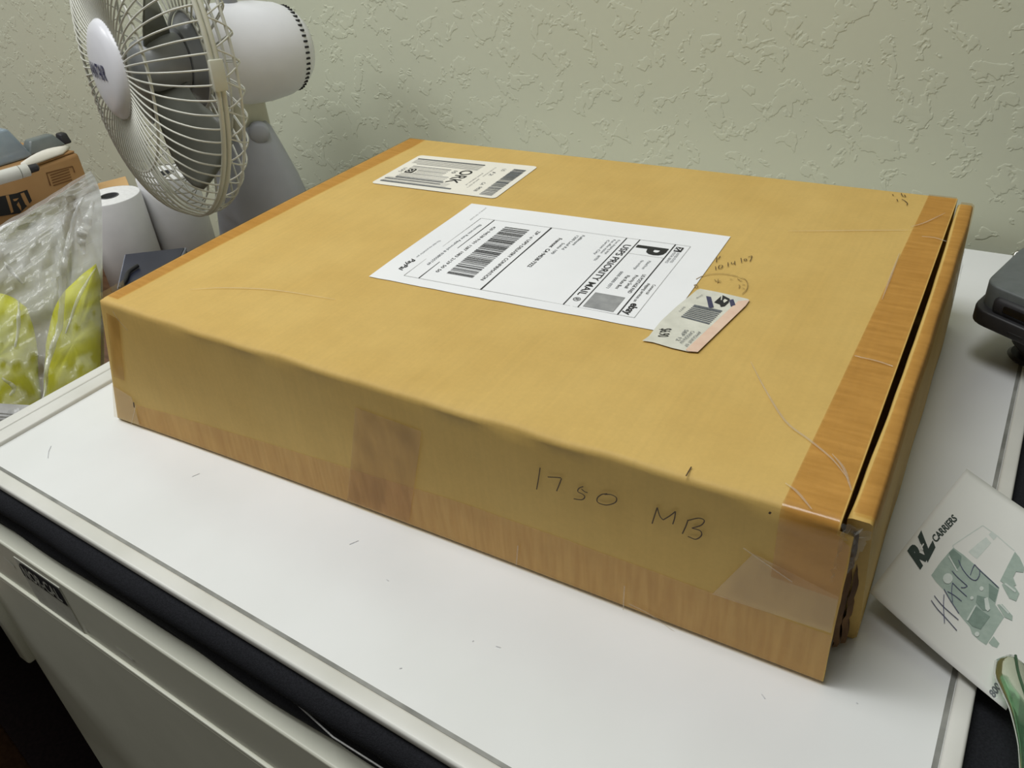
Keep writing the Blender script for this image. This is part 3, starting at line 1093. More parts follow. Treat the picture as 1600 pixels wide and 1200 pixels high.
printed('emblem', multi2([(zs([(1070, 235), (1088, 240), (1075, 320), (1058, 320)]), [(3, 2, 1, 0)]), (zs([(1095, 330), (1120, 300), (1170, 325), (1110, 365)]), [(3, 2, 1, 0)])]), ST2, M['sticker'], stik)
def stxt(body, ox, oy, dx, dy, ux, uy):
    V, Fc = text2(body, 0, 0, 1, 1, 0.0)
    return zs([(ox + a * dx + b * ux, oy + a * dy + b * uy) for a, b in V]), Fc
printed('lettering', stxt('$6.90', 130, 760, -60, 130, 170, 0), ST1, M['ink'], stik)
lines('lettering', [stxt('SEP 12', 500, 780, -150, 170, 60, 10), stxt('CARSON NV', 600, 800, -200, 190, 55, 10), stxt('AMOUNT 07', 710, 810, -230, 230, 50, 10), stxt('0371', 480, 420, -80, 70, 30, 5), stxt('postage', 760, 235, -90, 55, 30, 5)], ST2, M['ink_soft'], stik)

# --- pen writing on the box
def strokes(name, lists, plane, mp, wd, m, k=4):
    d = []
    for ln in lists:
        q = [hit(a, b, *plane) for a, b in ln]
        q2 = [(h.x, h.y) if plane[1][2] else (h.x, h.z) for h in q]
        if len(q2) > 2:
            q2 = [(v[0], v[1]) for v in curve_pts(q2, k)]
        d.append(ribbon2(q2, wd))
    return printed(name, multi2(d), mp, m, box)


def P(r, pts):
    return [(r[0] + a * (r[2] - r[0]) / 1600, r[1] + b * (r[3] - r[1]) / 1200) for a, b in pts]


FRONT = ((0, 0, 0), (0, 1, 0))
TOP = ((0, 0, BH), (0, 0, 1))
zr = (800, 660, 1400, 1110)
strokes('handwriting', [P(zr, [(121, 183), (114, 230), (106, 275)]), P(zr, [(152, 222), (190, 224)]), P(zr, [(190, 224), (208, 226)]), P(zr, [(210, 228), (200, 255), (189, 282)]),
                        P(zr, [(300, 262), (282, 270), (278, 284), (300, 296), (306, 308), (292, 318), (260, 314)]), P(zr, [(318, 288), (306, 284), (292, 272)]),
                        P(zr, [(400, 292), (376, 296), (358, 312), (362, 330), (396, 340), (432, 330), (438, 310), (415, 296), (388, 296)]),
                        P(zr, [(608, 350), (598, 380), (586, 418)]), P(zr, [(608, 350), (618, 385), (632, 402)]), P(zr, [(632, 402), (660, 385), (684, 366)]), P(zr, [(684, 366), (680, 395), (672, 420)]),
                        P(zr, [(736, 402), (726, 430), (712, 460)]), P(zr, [(736, 404), (780, 394), (804, 404), (790, 424), (752, 436)]), P(zr, [(752, 436), (786, 446), (792, 466), (768, 482), (735, 470)])],
        FRONT, lambda x, z: front(x, z, 0.0012), 0.0006, M['pen'])
zt = (1080, 380, 1200, 470)
strokes('handwriting', [P(zr, [(747, 193), (736, 212), (724, 234)])], TOP, lambda x, y: top(x, y, 0.0014), 0.0006, M['pen'])
strokes('handwriting', [P(zt, a) for a in ([(535, 310), (528, 360), (522, 410)], [(605, 282), (585, 312), (562, 345)], [(505, 500), (512, 570)], [(600, 470), (570, 500), (570, 540), (610, 540), (645, 510), (650, 480), (610, 470)],
                        [(765, 415), (768, 500)], [(840, 410), (835, 440), (870, 440), (900, 425)], [(905, 385), (908, 460)], [(1035, 320), (1048, 415)], [(1125, 335), (1100, 355), (1115, 378), (1150, 365), (1150, 342), (1125, 335)],
                        [(1185, 300), (1225, 285), (1265, 275)], [(1265, 275), (1250, 330), (1222, 392)])], TOP, lambda x, y: top(x, y, 0.0014), 0.0005, M['pen'])
strokes('handwriting', [P(zt, a) for a in ([(100, 770), (250, 695), (450, 655), (640, 652), (820, 672), (980, 710)], [(1000, 730), (1110, 760), (1165, 830), (1172, 920), (1140, 1000), (1060, 1070)],
                        [(480, 770), (530, 810), (620, 800)], [(560, 760), (545, 840)], [(500, 800), (610, 830)], [(800, 765), (850, 765)], [(960, 750), (1010, 790), (1060, 800)], [(980, 880), (1010, 900), (990, 950)], [(1060, 870), (1120, 880)], [(1060, 950), (1110, 960)],
                        [(60, 890), (110, 880), (130, 920), (90, 940), (60, 890)])], TOP, lambda x, y: top(x, y, 0.0014), 0.0005, M['pen_faint'])
zc = (1280, 260, 1540, 455)
strokes('handwriting', [P(zc, a) for a in ([(785, 272), (800, 298), (832, 302)], [(815, 285), (828, 300)], [(790, 325), (820, 340), (846, 365), (840, 382)], [(745, 325), (752, 345)], [(700, 280), (712, 292)])], TOP, lambda x, y: top(x, y, 0.0014), 0.0006, M['pen'])
strokes('handwriting', [[(225, 626), (228, 634)], [(1204, 795), (1207, 797)]], FRONT, lambda x, z: front(x, z, 0.0024), 0.0014, M['pen'])

# ------------------------------------------------------------------ desk fan
fan = empty('desk_fan', (-0.260, 0.388, DESK_Z), 'white desk fan with wire cage by the back wall', 'fan')
FC = Vector((-0.280, 0.316, 0.171))
az = Vector((-0.314, -0.946, 0.082)).normalized()
ax_ = Vector((0, 0, 1)).cross(az).normalized()
ay = az.cross(ax_)
HEAD = Matrix.Translation(FC - Vector(fan.location)) @ Matrix((ax_, ay, az)).transposed().to_4x4()
RF = 0.160


def ring_mesh(name, R, z, r, m, parent, n=72, mtx=None, k=8):
    V, Fc = tube_data([(R * math.cos(2 * math.pi * i / n), R * math.sin(2 * math.pi * i / n), z) for i in range(n)], r, k, True)
    return obj(name, V, Fc, m, parent, True, mtx, True)


fg = ring_mesh('front_grille', RF, 0.0024, 0.0025, M['fan_ring'], fan, 96, HEAD)
bgp = ring_mesh('back_grille', RF, -0.0030, 0.0025, M['fan_ring'], fan, 96, HEAD)
NWIRE = 72
fprof = curve_pts([(0.040, 0.0, 0.046), (0.085, 0.0, 0.0475), (0.120, 0.0, 0.041), (0.145, 0.0, 0.027), (0.1565, 0.0, 0.012), (0.1600, 0.0, 0.002)], 4)
V, Fc = tube_data(fprof, 0.0010, 5)
first = None
for k in range(NWIRE):
    a = 2 * math.pi * k / NWIRE
    mtx = Matrix.Rotation(a, 4, 'Z')
    if first is None:
        first = obj('grille_wire', V, Fc, M['fan_wire'], fg, True, mtx, True)
    else:
        c = first.copy()
        COL.objects.link(c)
        c.parent = fg
        c.matrix_local = mtx
protos = []
for sgn in (1, -1):
    pr = curve_pts([(0.160, 0.0, -0.003), (0.1595, 0.0, -0.016), (0.152, 0.0, -0.027), (0.135, 0.0, -0.032), (0.095, 0.0, -0.035), (0.050, 0.0, -0.036)], 4)
    pp = []
    for i, v in enumerate(pr):
        tw = sgn * math.radians(5.5) * min(1.0, i / 9.0)
        pp.append((v.x * math.cos(tw), v.x * math.sin(tw), v.z))
    protos.append(tube_data(pp, 0.0009, 5))
for j, (V, Fc) in enumerate(protos):
    first = None
    for k in range(NWIRE // 2):
        a = 2 * math.pi * (k + 0.12) / (NWIRE // 2)
        mtx = Matrix.Rotation(a, 4, 'Z')
        if first is None:
            first = obj('grille_wire', V, Fc, M['fan_wire'], bgp, True, mtx, True)
        else:
            c = first.copy()
            COL.objects.link(c)
            c.parent = bgp
            c.matrix_local = mtx
ring_mesh('support_ring', 0.104, 0.0435, 0.0016, M['fan_wire'], fg, 72)
ring_mesh('support_ring', 0.104, -0.0335, 0.0016, M['fan_wire'], bgp, 72)
ring_mesh('support_ring', 0.157, -0.0205, 0.0016, M['fan_wire'], bgp, 72)
ring_mesh('support_ring', 0.052, -0.0365, 0.0022, M['fan_wire'], bgp, 48)
# clips on the seam of the cage
for a in (math.radians(3), math.radians(183)):
    bm = boxbm(RF - 0.002, RF + 0.0045, -0.014, 0.014, -0.007, 0.0065, 0.0015, 2)
    obj_bm('clip', bm, M['fan_ring'], fan, 0.6, HEAD @ Matrix.Rotation(a, 4, 'Z'), True)
# badge
badge = obj_bm('badge', lathe([(0.0, 0.0600), (0.020, 0.0592), (0.036, 0.0565), (0.0455, 0.0525), (0.0490, 0.0480), (0.0490, 0.0455), (0.044, 0.0440), (0.0, 0.0440)], 48), M['fan_white'], fan, 0.9, HEAD, True)
def badge_map(x, y):
    r2 = x * x + y * y
    return Vector((x, y, 0.0602 - r2 * 2.55 - r2 * r2 * 600))
V, Fc = text2('AVANTAIR', -0.031, -0.006, 0.054, 0.0135, 0.03)
obj('lettering', [badge_map(*v) + Vector((0, 0, 0.0007)) for v in V], Fc, M['ink_navy'], badge, False, None, True)
# rotor
rotor = obj_bm('rotor_hub', lathe([(0.0, 0.026), (0.014, 0.025), (0.024, 0.019), (0.0285, 0.008), (0.030, -0.010), (0.030, -0.026), (0.0, -0.026)], 36), M['fan_grey'], fan, 0.9, HEAD, True)
for k in range(3):
    a0 = math.radians(66 + 120 * k)

    def blade(u, v, a0=a0):
        r = 0.026 + (0.142 - 0.026) * v
        half = math.radians(15) + math.radians(9) * math.sin(math.pi * v * 0.8)
        edge = 1.0 - 0.35 * max(0.0, (v - 0.75) / 0.25) ** 2 * (1 if u > 0.5 else 0.6)
        a = a0 + (u - 0.5) * 2 * half * edge + 0.25 * v
        return (r * math.cos(a), r * math.sin(a), -0.004 + (u - 0.5) * -0.034 * (1 - 0.3 * v) + 0.005 * math.sin(math.pi * v))
    V, Fc = grid(blade, 12, 12)
    bl = obj('blade', V, Fc, M['fan_blade'], fan, True, HEAD, True)
    md = bl.modifiers.new('thickness', 'SOLIDIFY')
    md.thickness = 0.0018
obj_bm('motor_boss', lathe([(0.0, -0.026), (0.034, -0.027), (0.038, -0.033), (0.052, -0.040), (0.0, -0.041)], 36), M['fan_grey'], fan, 0.9, HEAD, True)
motor = obj_bm('motor_housing', lathe([(0.0, -0.041), (0.045, -0.041), (0.0512, -0.045), (0.0536, -0.060), (0.0546, -0.090), (0.0537, -0.120), (0.0503, -0.143), (0.0436, -0.160), (0.034, -0.170), (0.018, -0.175), (0.0, -0.176)], 48), M['fan_white'], fan, 0.9, HEAD, True)
bmv = boxbm(0.0420, 0.0469, -0.0011, 0.0011, -0.1570, -0.1505, 0.0003)
first = None
for k in range(48):
    mtx = Matrix.Rotation(2 * math.pi * k / 48, 4, 'Z')
    if first is None:
        first = obj_bm('vent_slot', bmv, M['dark'], motor, False, mtx, True)
    else:
        c = first.copy()
        COL.objects.link(c)
        c.parent = motor
        c.matrix_local = mtx
KN = HEAD @ Matrix.Translation((0.0, 0.0490, -0.090)) @ Matrix.Rotation(math.radians(-90), 4, 'X')
obj_bm('knob_collar', lathe([(0.0, 0.0), (0.011, 0.0), (0.011, 0.008), (0.009, 0.0095), (0.0, 0.0095)], 20), M['fan_grey'], fan, 0.8, KN, True)
obj_bm('knob', lathe([(0.0, 0.005), (0.0058, 0.005), (0.0062, 0.034), (0.0080, 0.040), (0.0080, 0.050), (0.0, 0.052)], 18), M['fan_white'], fan, 0.8, KN, True)
# neck, column, tilt bolt and foot
bx = boxbm(-0.030, 0.026, -0.026, 0.026, 0.232, 0.290, 0.006, 3)
for v in bx.verts:
    v.co.x += 0.0
obj_bm('neck', bx, M['fan_ring'], fan, 0.7, Matrix.Translation((0, 0.0, 0.0)), True)
cbm = lathe([(0.0, 0.260), (0.030, 0.259), (0.036, 0.253), (0.044, 0.232), (0.057, 0.195), (0.068, 0.150), (0.079, 0.090), (0.090, 0.040), (0.096, 0.024), (0.0, 0.024)], 44)
for v in cbm.verts:
    v.co.y *= 0.72
    v.co.x += 0.006
obj_bm('column', cbm, M['fan_shaded'], fan, 0.9, None, True)
tb = lathe([(0.0, 0.006), (0.009, 0.0055), (0.0115, 0.003), (0.0120, -0.010), (0.0, -0.010)], 24)
BN = Vector((0.77, -0.64, 0.05)).normalized()
BP = hit(405, 208, Vector((-0.258, 0.388, 0.075)) + BN * 0.034, BN)
BOLT = Matrix.Translation(BP - Vector(fan.location)) @ BN.to_track_quat('Z', 'Y').to_matrix().to_4x4()
obj_bm('tilt_bolt', tb, M['fan_shaded'], fan, 0.8, BOLT, True)
fb = lathe([(0.0, 0.0), (0.106, 0.0), (0.110, 0.006), (0.108, 0.016), (0.100, 0.024), (0.092, 0.027), (0.0, 0.027)], 48)
for v in fb.verts:
    v.co.y = v.co.y * 0.80 - 0.005
obj_bm('foot', fb, M['fan_white'], fan, 0.8, None, True)

# ------------------------------------------------------------------ white paper rolls on the desk
ROLL_G = 'white paper rolls on the desk'


def roll(loc, r, h, label):
    e = empty('paper_roll', loc, label, 'paper roll', ROLL_G)
    hole = r * 0.30
    obj_bm('roll_body', lathe([(hole, 0.0), (r - 0.001, 0.0), (r, 0.001), (r, h - 0.001), (r - 0.001, h)], 40), M['roll'], e, 0.8, None, True)
    obj_bm('roll_end', lathe([(r - 0.0008, h - 0.0002), (r * 0.66, h), (hole, h - 0.0004)], 40), M['roll_top'], e, 0.8, None, True)
    obj_bm('core', lathe([(hole + 0.0004, h + 0.0003), (hole - 0.0012, h + 0.0003), (hole - 0.0012, h - 0.06), (0.0, h - 0.06)], 28), M['roll_core'], e, 0.8, None, True)
    return e


roll((-0.530, 0.362, DESK_Z), 0.041, 0.145, 'tall white paper roll showing its dark core beside the plastic bag')
roll((-0.510, 0.444, DESK_Z), 0.041, 0.152, 'white paper roll under the lower rim of the fan cage')
roll((-0.600, 0.275, DESK_Z), 0.041, 0.125, 'white paper roll half hidden behind the plastic bag')

# ------------------------------------------------------------------ navy box in front of the rolls
nb = empty('navy_case', (-0.33, 0.25, DESK_Z), 'dark navy flat case between the rolls and the cardboard box', 'case')
q = [hit(195, 399, (0, 0, -0.075), (0, 0, 1)), hit(292, 388, (0, 0, -0.075), (0, 0, 1)), hit(262, 452, (0, 0, -0.075), (0, 0, 1)), hit(183, 452, (0, 0, -0.075), (0, 0, 1))]
obj_bm('case_body', prism([(v.x, v.y) for v in (q[3], q[2], q[1], q[0])], DESK_Z + 0.0005, -0.078, 0.002), M['navy'], nb)
rim = []
cq = sum((Vector((v.x, v.y)) for v in q), Vector((0, 0))) / 4
bm = prism([(v.x, v.y) for v in (q[3], q[2], q[1], q[0])], -0.0775, -0.0735, 0.0012)
obj_bm('lid_rim', bm, M['navy_edge'], nb)
bm = prism([tuple(cq + (Vector((v.x, v.y)) - cq) * 0.94) for v in (q[3], q[2], q[1], q[0])], -0.0735, -0.0722, 0.0004)
obj_bm('lid', bm, M['navy'], nb)
V, Fc = tube_data(curve_pts([hit(215, 415, (0, 0, -0.069), (0, 0, 1)), hit(201, 425, (0, 0, -0.069), (0, 0, 1)), hit(196, 436, (0, 0, -0.069), (0, 0, 1)), hit(188, 450, (0, 0, -0.069), (0, 0, 1))], 6), 0.0026, 8)
tag(obj('cable', V, Fc, M['black_plastic'], None, True), 'short black cable lying on the navy case', 'cable')

# ------------------------------------------------------------------ cartons at the far left
XF = -0.685
car = empty('printed_carton', (-0.80, 0.28, DESK_Z), 'brown printed carton at the far left edge of the desk', 'box')
obj_bm('carton_body', boxbm(-0.93, XF, 0.10, 0.432, DESK_Z + 0.0005, 0.001, 0.006, 3), M['kraft'], car, 0.7)
for fy0, fy1 in ((0.104, 0.262), (0.268, 0.428)):
    obj_bm('top_flap', boxbm(-0.925, XF - 0.003, fy0, fy1, 0.0012, 0.0042, 0.001), M['kraft'], car)
def face_map(off):
    return lambda x, y: hit(x, y, (XF + off, 0, 0), (1, 0, 0))
za = (0, 210, 200, 360)
Z = lambda pts: P(za, pts)
def on_face(name, polys, m, off):
    d = multi2([(Z(pg), [tuple(range(len(pg)))[::-1]]) for pg in polys])
    return printed(name, d, face_map(off), m, car)
on_face('print_block', [[(-300, 850), (30, 770), (210, 735), (340, 690), (400, 830), (250, 985), (-300, 1070)]], M['dark'], 0.0006)
on_face('lettering', [[(70, 765), (110, 760), (170, 970), (140, 985)], [(160, 810), (235, 795), (205, 830), (175, 835)], [(210, 880), (230, 840), (262, 900), (268, 960)], [(255, 740), (300, 725), (375, 880), (350, 900), (320, 880), (280, 800)]], M['kraft'], 0.0010)
pb = [[(570, 480), (900, 395), (912, 405), (585, 492)], [(575, 480), (590, 490), (640, 640), (622, 640)], [(900, 395), (912, 400), (940, 470), (928, 480)]]
for i in range(5):
    y0 = 505 + i * 32
    pb.append([(625 + i * 10, y0), (860 + i * 10, y0 - 75), (862 + i * 10, y0 - 63), (628 + i * 10, y0 + 13)])
on_face('print_block', pb, M['kraft_print'], 0.0006)

kc = empty('plain_carton', (-0.67, 0.485, DESK_Z), 'pale tan carton behind the paper rolls against the wall', 'box')
kq = [hit(146, 288, (0, 0, -0.062), (0, 0, 1)), hit(160, 310, (0, 0, -0.062), (0, 0, 1)), hit(205, 297, (0, 0, -0.062), (0, 0, 1)), hit(196, 275, (0, 0, -0.062), (0, 0, 1))]
obj_bm('carton_body', prism([(v.x, v.y) for v in kq], DESK_Z + 0.0005, -0.065, 0.002), M['kraft_pale'], kc)
obj_bm('top_flap', prism([(v.x, v.y) for v in kq], -0.0648, -0.062, 0.001), M['kraft_pale'], kc)

# things lying on the printed carton
ZT = 0.0042
tz = lambda x, y, z=ZT: hit(x, y, (0, 0, z), (0, 0, 1))
# white marker with a dark end, along the carton's edge
a, b = hit(-40, 289, (0, 0, ZT + 0.009), (0, 0, 1)), hit(30, 269, (0, 0, ZT + 0.009), (0, 0, 1))
dv = (b - a).normalized()
mk = empty('marker_pen', a.lerp(b, 0.5) - Vector((0, 0, 0.009)), 'white marker pen with black end on the printed carton', 'pen')
V, Fc = tube_data([a, a.lerp(b, 0.5), b], 0.009, 14)
obj('barrel', V, Fc, M['frame_white'], mk, 0.7)
V, Fc = tube_data([b + dv * 0.001, b + dv * 0.012, b + dv * 0.0125], [0.0088, 0.0088, 0.006], 14)
obj('collar', V, Fc, M['frame_white'], mk, 0.7)
V, Fc = tube_data([b + dv * 0.0125, b + dv * 0.024, b + dv * 0.026], [0.006, 0.0055, 0.003], 12)
obj('pen_tip', V, Fc, M['black_plastic'], mk, 0.7)
# folded white leaflet
lf = [tz(33, 256, 0.012), tz(102, 229, 0.012), tz(98, 240, 0.006), tz(38, 262, 0.006)]
V, Fc = [], []
for i in range(9):
    t = i / 8
    up = 0.005 * math.sin(math.pi * t)
    f, k = lf[3].lerp(lf[2], t), lf[0].lerp(lf[1], t)
    k2 = k + (k - f) * 0.9
    V += [(f.x, f.y, 0.0052), (f.x, f.y, 0.0075), (k.x, k.y, 0.0135 + up), (k2.x, k2.y, 0.0085 + up), (k2.x, k2.y, 0.0055)]
for i in range(8):
    for j in range(5):
        Fc.append((i * 5 + j, i * 5 + (j + 1) % 5, i * 5 + 5 + (j + 1) % 5, i * 5 + 5 + j))
Fc += [(4, 3, 2, 1, 0), (40, 41, 42, 43, 44)]
tag(obj('folded_leaflet', V, Fc, M['paper_cream'], None, True), 'folded white paper lying on the printed carton', 'paper')
# clear blue plastic holder
c0 = tz(10, 262, 0.006)
bh = empty('plastic_holder', Vector((c0.x, c0.y, ZT)), 'clear blue plastic holder on the printed carton', 'holder')
d1 = (tz(60, 250, 0.006) - tz(-20, 275, 0.006)).normalized()
d2 = Vector((-d1.y, d1.x, 0))
def hold(name, u0, u1, v0, v1, z0, z1, m, taper=0.7, bev=0.004):
    bm = boxbm(u0, u1, v0, v1, z0, z1)
    uc, vc = (u0 + u1) / 2, (v0 + v1) / 2
    for v in bm.verts:
        if v.co.z > (z0 + z1) / 2:
            v.co.x = uc + (v.co.x - uc) * taper
            v.co.y = vc + (v.co.y - vc) * taper
    bmesh.ops.bevel(bm, geom=list(bm.edges), offset=bev, segments=3, affect='EDGES', profile=0.5, clamp_overlap=True)
    for v in bm.verts:
        v.co = d1 * v.co.x + d2 * v.co.y + Vector((0, 0, v.co.z))
    return obj_bm(name, bm, m, bh, 0.7, None, True)
hold('shell', -0.075, 0.050, 0.018, 0.070, 0.0005, 0.046, M['blue_plastic'], 0.72)
hold('tongue', 0.046, 0.105, 0.026, 0.056, 0.0005, 0.020, mat('dusk_plastic', lin(118, 126, 126), 0.3, lin(108, 116, 116), 60.0), 0.6, 0.003)
hold('wheel', 0.100, 0.116, 0.028, 0.050, 0.0005, 0.017, M['black_plastic'], 0.7, 0.003)

# ------------------------------------------------------------------ clear plastic bag with yellow bundles
PB = Vector((-0.27, 0.130, 0.0))
PN = Vector((0.76, -0.50, 0.42)).normalized()
UPB = (Vector((0, 0, 1)) - PN * PN.z).normalized()
RTB = UPB.cross(PN)


def bag_px(x, y, off=0.0):
    return hit(x, y, PB, PN) + PN * off


right = curve_pts([(141, 267), (152, 286), (159, 320), (160, 400), (161, 480), (163, 560), (162, 640), (158, 700)], 6)
left = curve_pts([(-80, 388), (-92, 430), (-100, 500), (-104, 560), (-104, 620), (-100, 680), (-95, 730), (-88, 780)], 6)
NR = len(right) - 1


def bag_xy(u, v):
    k = min(NR, int(round(v * NR)))
    a, b = left[k], right[k]
    # the mouth of the bag dips between its tips
    p = a.lerp(b, u)
    if v < 0.35:
        dip = 14 * math.sin(math.pi * u) * (1 - v / 0.35)
        p = Vector((p.x, p.y + dip * 0.8 + 5 * nz(u * 7, 1.0) * (1 - v / 0.35)))
    return p


def bag_depth(u, v):
    e = min(1.0, 4 * u * (1 - u) * 1.35)
    return (0.010 + 0.032 * min(1, v * 1.6)) * math.sqrt(max(0.0, e)) * (1.0 if v < 0.93 else 0.8)


def crum(u, v, s):
    r = 1 - abs(nz(u * 6 + s, v * 8, s)) * 2
    f = 1 - abs(nz(u * 15 + s, v * 17, s + 5)) * 2
    ridge = math.exp(-((u - (0.86 - 0.20 * v)) / 0.018) ** 2)
    return 0.006 * r + 0.0015 * f + 0.012 * ridge * (1 if v > 0.12 else v / 0.12)


pbag = empty('plastic_bag', (-0.30, 0.10, DESK_Z), 'clear crumpled plastic bag holding yellow bundles at the left', 'bag')
def above(q):
    return Vector((q.x, q.y, max(q.z, DESK_Z + 0.001)))


def front_sheet(u, v):
    p = bag_xy(u, v)
    e = min(1.0, 12 * u * (1 - u)) * min(1.0, v * 12)
    return above(bag_px(p.x, p.y, bag_depth(u, v) + crum(u, v, 2.0) * e))
def back_sheet(u, v):
    p = bag_xy(u, v)
    e = min(1.0, 12 * u * (1 - u)) * min(1.0, v * 12)
    return above(bag_px(p.x, p.y, -bag_depth(u, v) * 0.9 - crum(u, v, 6.0) * e * 0.7 - 0.0006))
V, Fc = grid(front_sheet, 70, NR * 2)
obj('front_film', V, Fc, M['film'], pbag, True)
V, Fc = grid(back_sheet, 50, NR)
obj('back_film', V, Fc, M['film_back'], pbag, True)
# printed white strip low on the bag
V, Fc = grid(lambda u, v: bag_px(-60 + 125 * u, 618 + 8 * u + 34 * v, 0.047 + 0.002 * nz(u * 5, v * 3)), 14, 4)
pw = obj('printed_strip', V, Fc, M['paper'], pbag, True)
pw['label'] = 'white printed strip'
for i in range(3):
    V, Fc = grid(lambda u, v: bag_px(-20 + 66 * u, 633 + 5 * i + 6 * u + 2.2 * v, 0.0495 + 0.002 * nz(u * 5, 1)), 10, 1)
    obj('print_line', V, Fc, M['ink_grey'], pw, False)


# highlights along the film's folds, painted in as pale strips
def film_depth(p):
    best, bu, bv = 1e9, 0.5, 0.5
    for j in range(NR + 1):
        for i in range(41):
            d = (bag_xy(i / 40, j / NR) - Vector((p[0], p[1]))).length_squared
            if d < best:
                best, bu, bv = d, i / 40, j / NR
    return bag_depth(bu, bv) + crum(bu, bv, 2.0) * min(1.0, 12 * bu * (1 - bu)) * min(1.0, bv * 12)


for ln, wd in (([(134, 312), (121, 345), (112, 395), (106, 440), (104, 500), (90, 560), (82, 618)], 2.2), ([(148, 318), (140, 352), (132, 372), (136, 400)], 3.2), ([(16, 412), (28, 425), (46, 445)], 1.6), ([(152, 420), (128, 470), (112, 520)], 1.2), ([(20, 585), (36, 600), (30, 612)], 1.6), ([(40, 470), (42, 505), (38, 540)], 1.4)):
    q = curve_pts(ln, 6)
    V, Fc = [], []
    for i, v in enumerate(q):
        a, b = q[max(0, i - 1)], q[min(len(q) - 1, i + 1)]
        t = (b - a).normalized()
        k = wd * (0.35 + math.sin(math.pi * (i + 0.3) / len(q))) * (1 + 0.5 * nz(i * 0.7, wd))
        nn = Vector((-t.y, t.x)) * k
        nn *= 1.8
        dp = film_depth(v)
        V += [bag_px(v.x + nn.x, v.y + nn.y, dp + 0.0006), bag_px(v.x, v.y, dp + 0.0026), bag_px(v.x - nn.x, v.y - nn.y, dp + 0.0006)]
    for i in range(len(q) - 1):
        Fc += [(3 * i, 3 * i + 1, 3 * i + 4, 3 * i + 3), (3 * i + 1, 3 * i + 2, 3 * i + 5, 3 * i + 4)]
    obj('fold_highlight', V, Fc, M['fold_highlight'], pbag, True)


def bundle(name, pts, label, dep, seed):
    """soft lump with a rounded outline given as a ring of points on the bag's plane"""
    ring = [Vector((q.x, q.y)) for q in curve_pts(pts + [pts[0]], 5)[:-1]]
    c = sum(ring, Vector((0, 0))) / len(ring)
    V, Fc = [], []
    n = len(ring)
    lv = 14
    for j in range(lv + 1):
        q = -math.pi / 2 + math.pi * j / lv
        for p in ring:
            s = max(0.02, math.cos(q)) ** 0.75
            pp = c + (p - c) * s
            d = dep * math.sin(q) * 0.9 + 0.006 * nz(pp.x * 0.03 + seed, pp.y * 0.03, q) * math.cos(q) + 0.003 * nz(pp.x * 0.09, pp.y * 0.09, seed)
            V.append(bag_px(pp.x, pp.y, d))
    for j in range(lv):
        for i in range(n):
            i2 = (i + 1) % n
            Fc.append((j * n + i, j * n + i2, (j + 1) * n + i2, (j + 1) * n + i))
    Fc.append(tuple(range(n))[::-1])
    Fc.append(tuple(lv * n + i for i in range(n)))
    o = obj(name, V, Fc, M['yellow'], None, True)
    tag(o, label, 'bundle', 'yellow bundles in the plastic bag')
    return o


bundle('yellow_bundle', [(150, 412), (157, 440), (158, 500), (157, 570), (156, 640), (110, 660), (72, 642), (70, 580), (76, 515), (92, 468), (120, 436)], 'yellow bundle at the right side of the plastic bag', 0.026, 1.0)
bundle('yellow_bundle', [(42, 480), (56, 530), (60, 585), (60, 640), (0, 685), (-60, 660), (-72, 560), (-52, 490), (-10, 460), (18, 464)], 'yellow green bundle at the left side of the plastic bag', 0.026, 4.0)

# ------------------------------------------------------------------ dark grey device on a post at the right
dv_ = empty('desktop_device', (0.5675, 0.338, 0.0032), 'dark grey plastic device head on a black post right of the box', 'device')
def poly_round(poly, r, n=5):
    out = []
    m = len(poly)
    for i in range(m):
        p = Vector(poly[i])
        a = (Vector(poly[i - 1]) - p).normalized()
        b = (Vector(poly[(i + 1) % m]) - p).normalized()
        for k in range(n + 1):
            t = k / n
            out.append(tuple((p + a * r).lerp(p, t).lerp(p.lerp(p + b * r, t), t)))
    return out
base = [(0.5215, 0.318), (0.612, 0.262), (0.668, 0.372), (0.548, 0.412)]
topp = [(0.5258, 0.323), (0.610, 0.271), (0.658, 0.366), (0.5455, 0.398)]
obj_bm('lower_rim', prism(poly_round(base, 0.012), 0.034, 0.0455, 0.0035, 3), M['black_plastic'], dv_, 0.7)
obj_bm('upper_shell', prism(poly_round(topp, 0.012), 0.044, 0.0625, 0.004, 3), M['grey_plastic'], dv_, 0.7)
fd = (Vector(base[1]) - Vector(base[0])).normalized()
fn = Vector((fd.y, -fd.x))
f0 = Vector(topp[0])
def slot(name, u0, u1, z0, z1, out, m, bev):
    bm = boxbm(u0, u1, -out, 0.012, z0, z1, bev, 3)
    for v in bm.verts:
        q = f0 + fd * v.co.x - fn * v.co.y
        v.co = Vector((q.x, q.y, v.co.z))
    return obj_bm(name, bm, m, dv_, 0.7)
slot('window_bezel', 0.010, 0.086, 0.0435, 0.0570, 0.0035, M['black_plastic'], 0.0045)
slot('window', 0.018, 0.082, 0.0462, 0.0545, 0.0042, M['lens'], 0.003)
slot('button', 0.028, 0.040, 0.0365, 0.0395, 0.0068, M['dark'], 0.001)
slot('button', 0.050, 0.062, 0.0365, 0.0395, 0.0068, M['dark'], 0.001)
nc = Vector((0.5675, 0.338))
obj_bm('neck', lathe([(0.0, 0.012), (0.013, 0.012), (0.0155, 0.015), (0.0155, 0.025), (0.018, 0.027), (0.018, 0.037), (0.0, 0.037)], 28), M['black_plastic'], dv_, 0.7, Matrix.Translation(Vector((nc.x, nc.y, 0.0)) - Vector(dv_.location)), True)
obj_bm('post', lathe([(0.0, 0.0035), (0.0095, 0.0035), (0.0095, 0.0125), (0.0, 0.0125)], 24), M['black_plastic'], dv_, 0.7, Matrix.Translation(Vector((nc.x, nc.y, 0.0)) - Vector(dv_.location)), True)
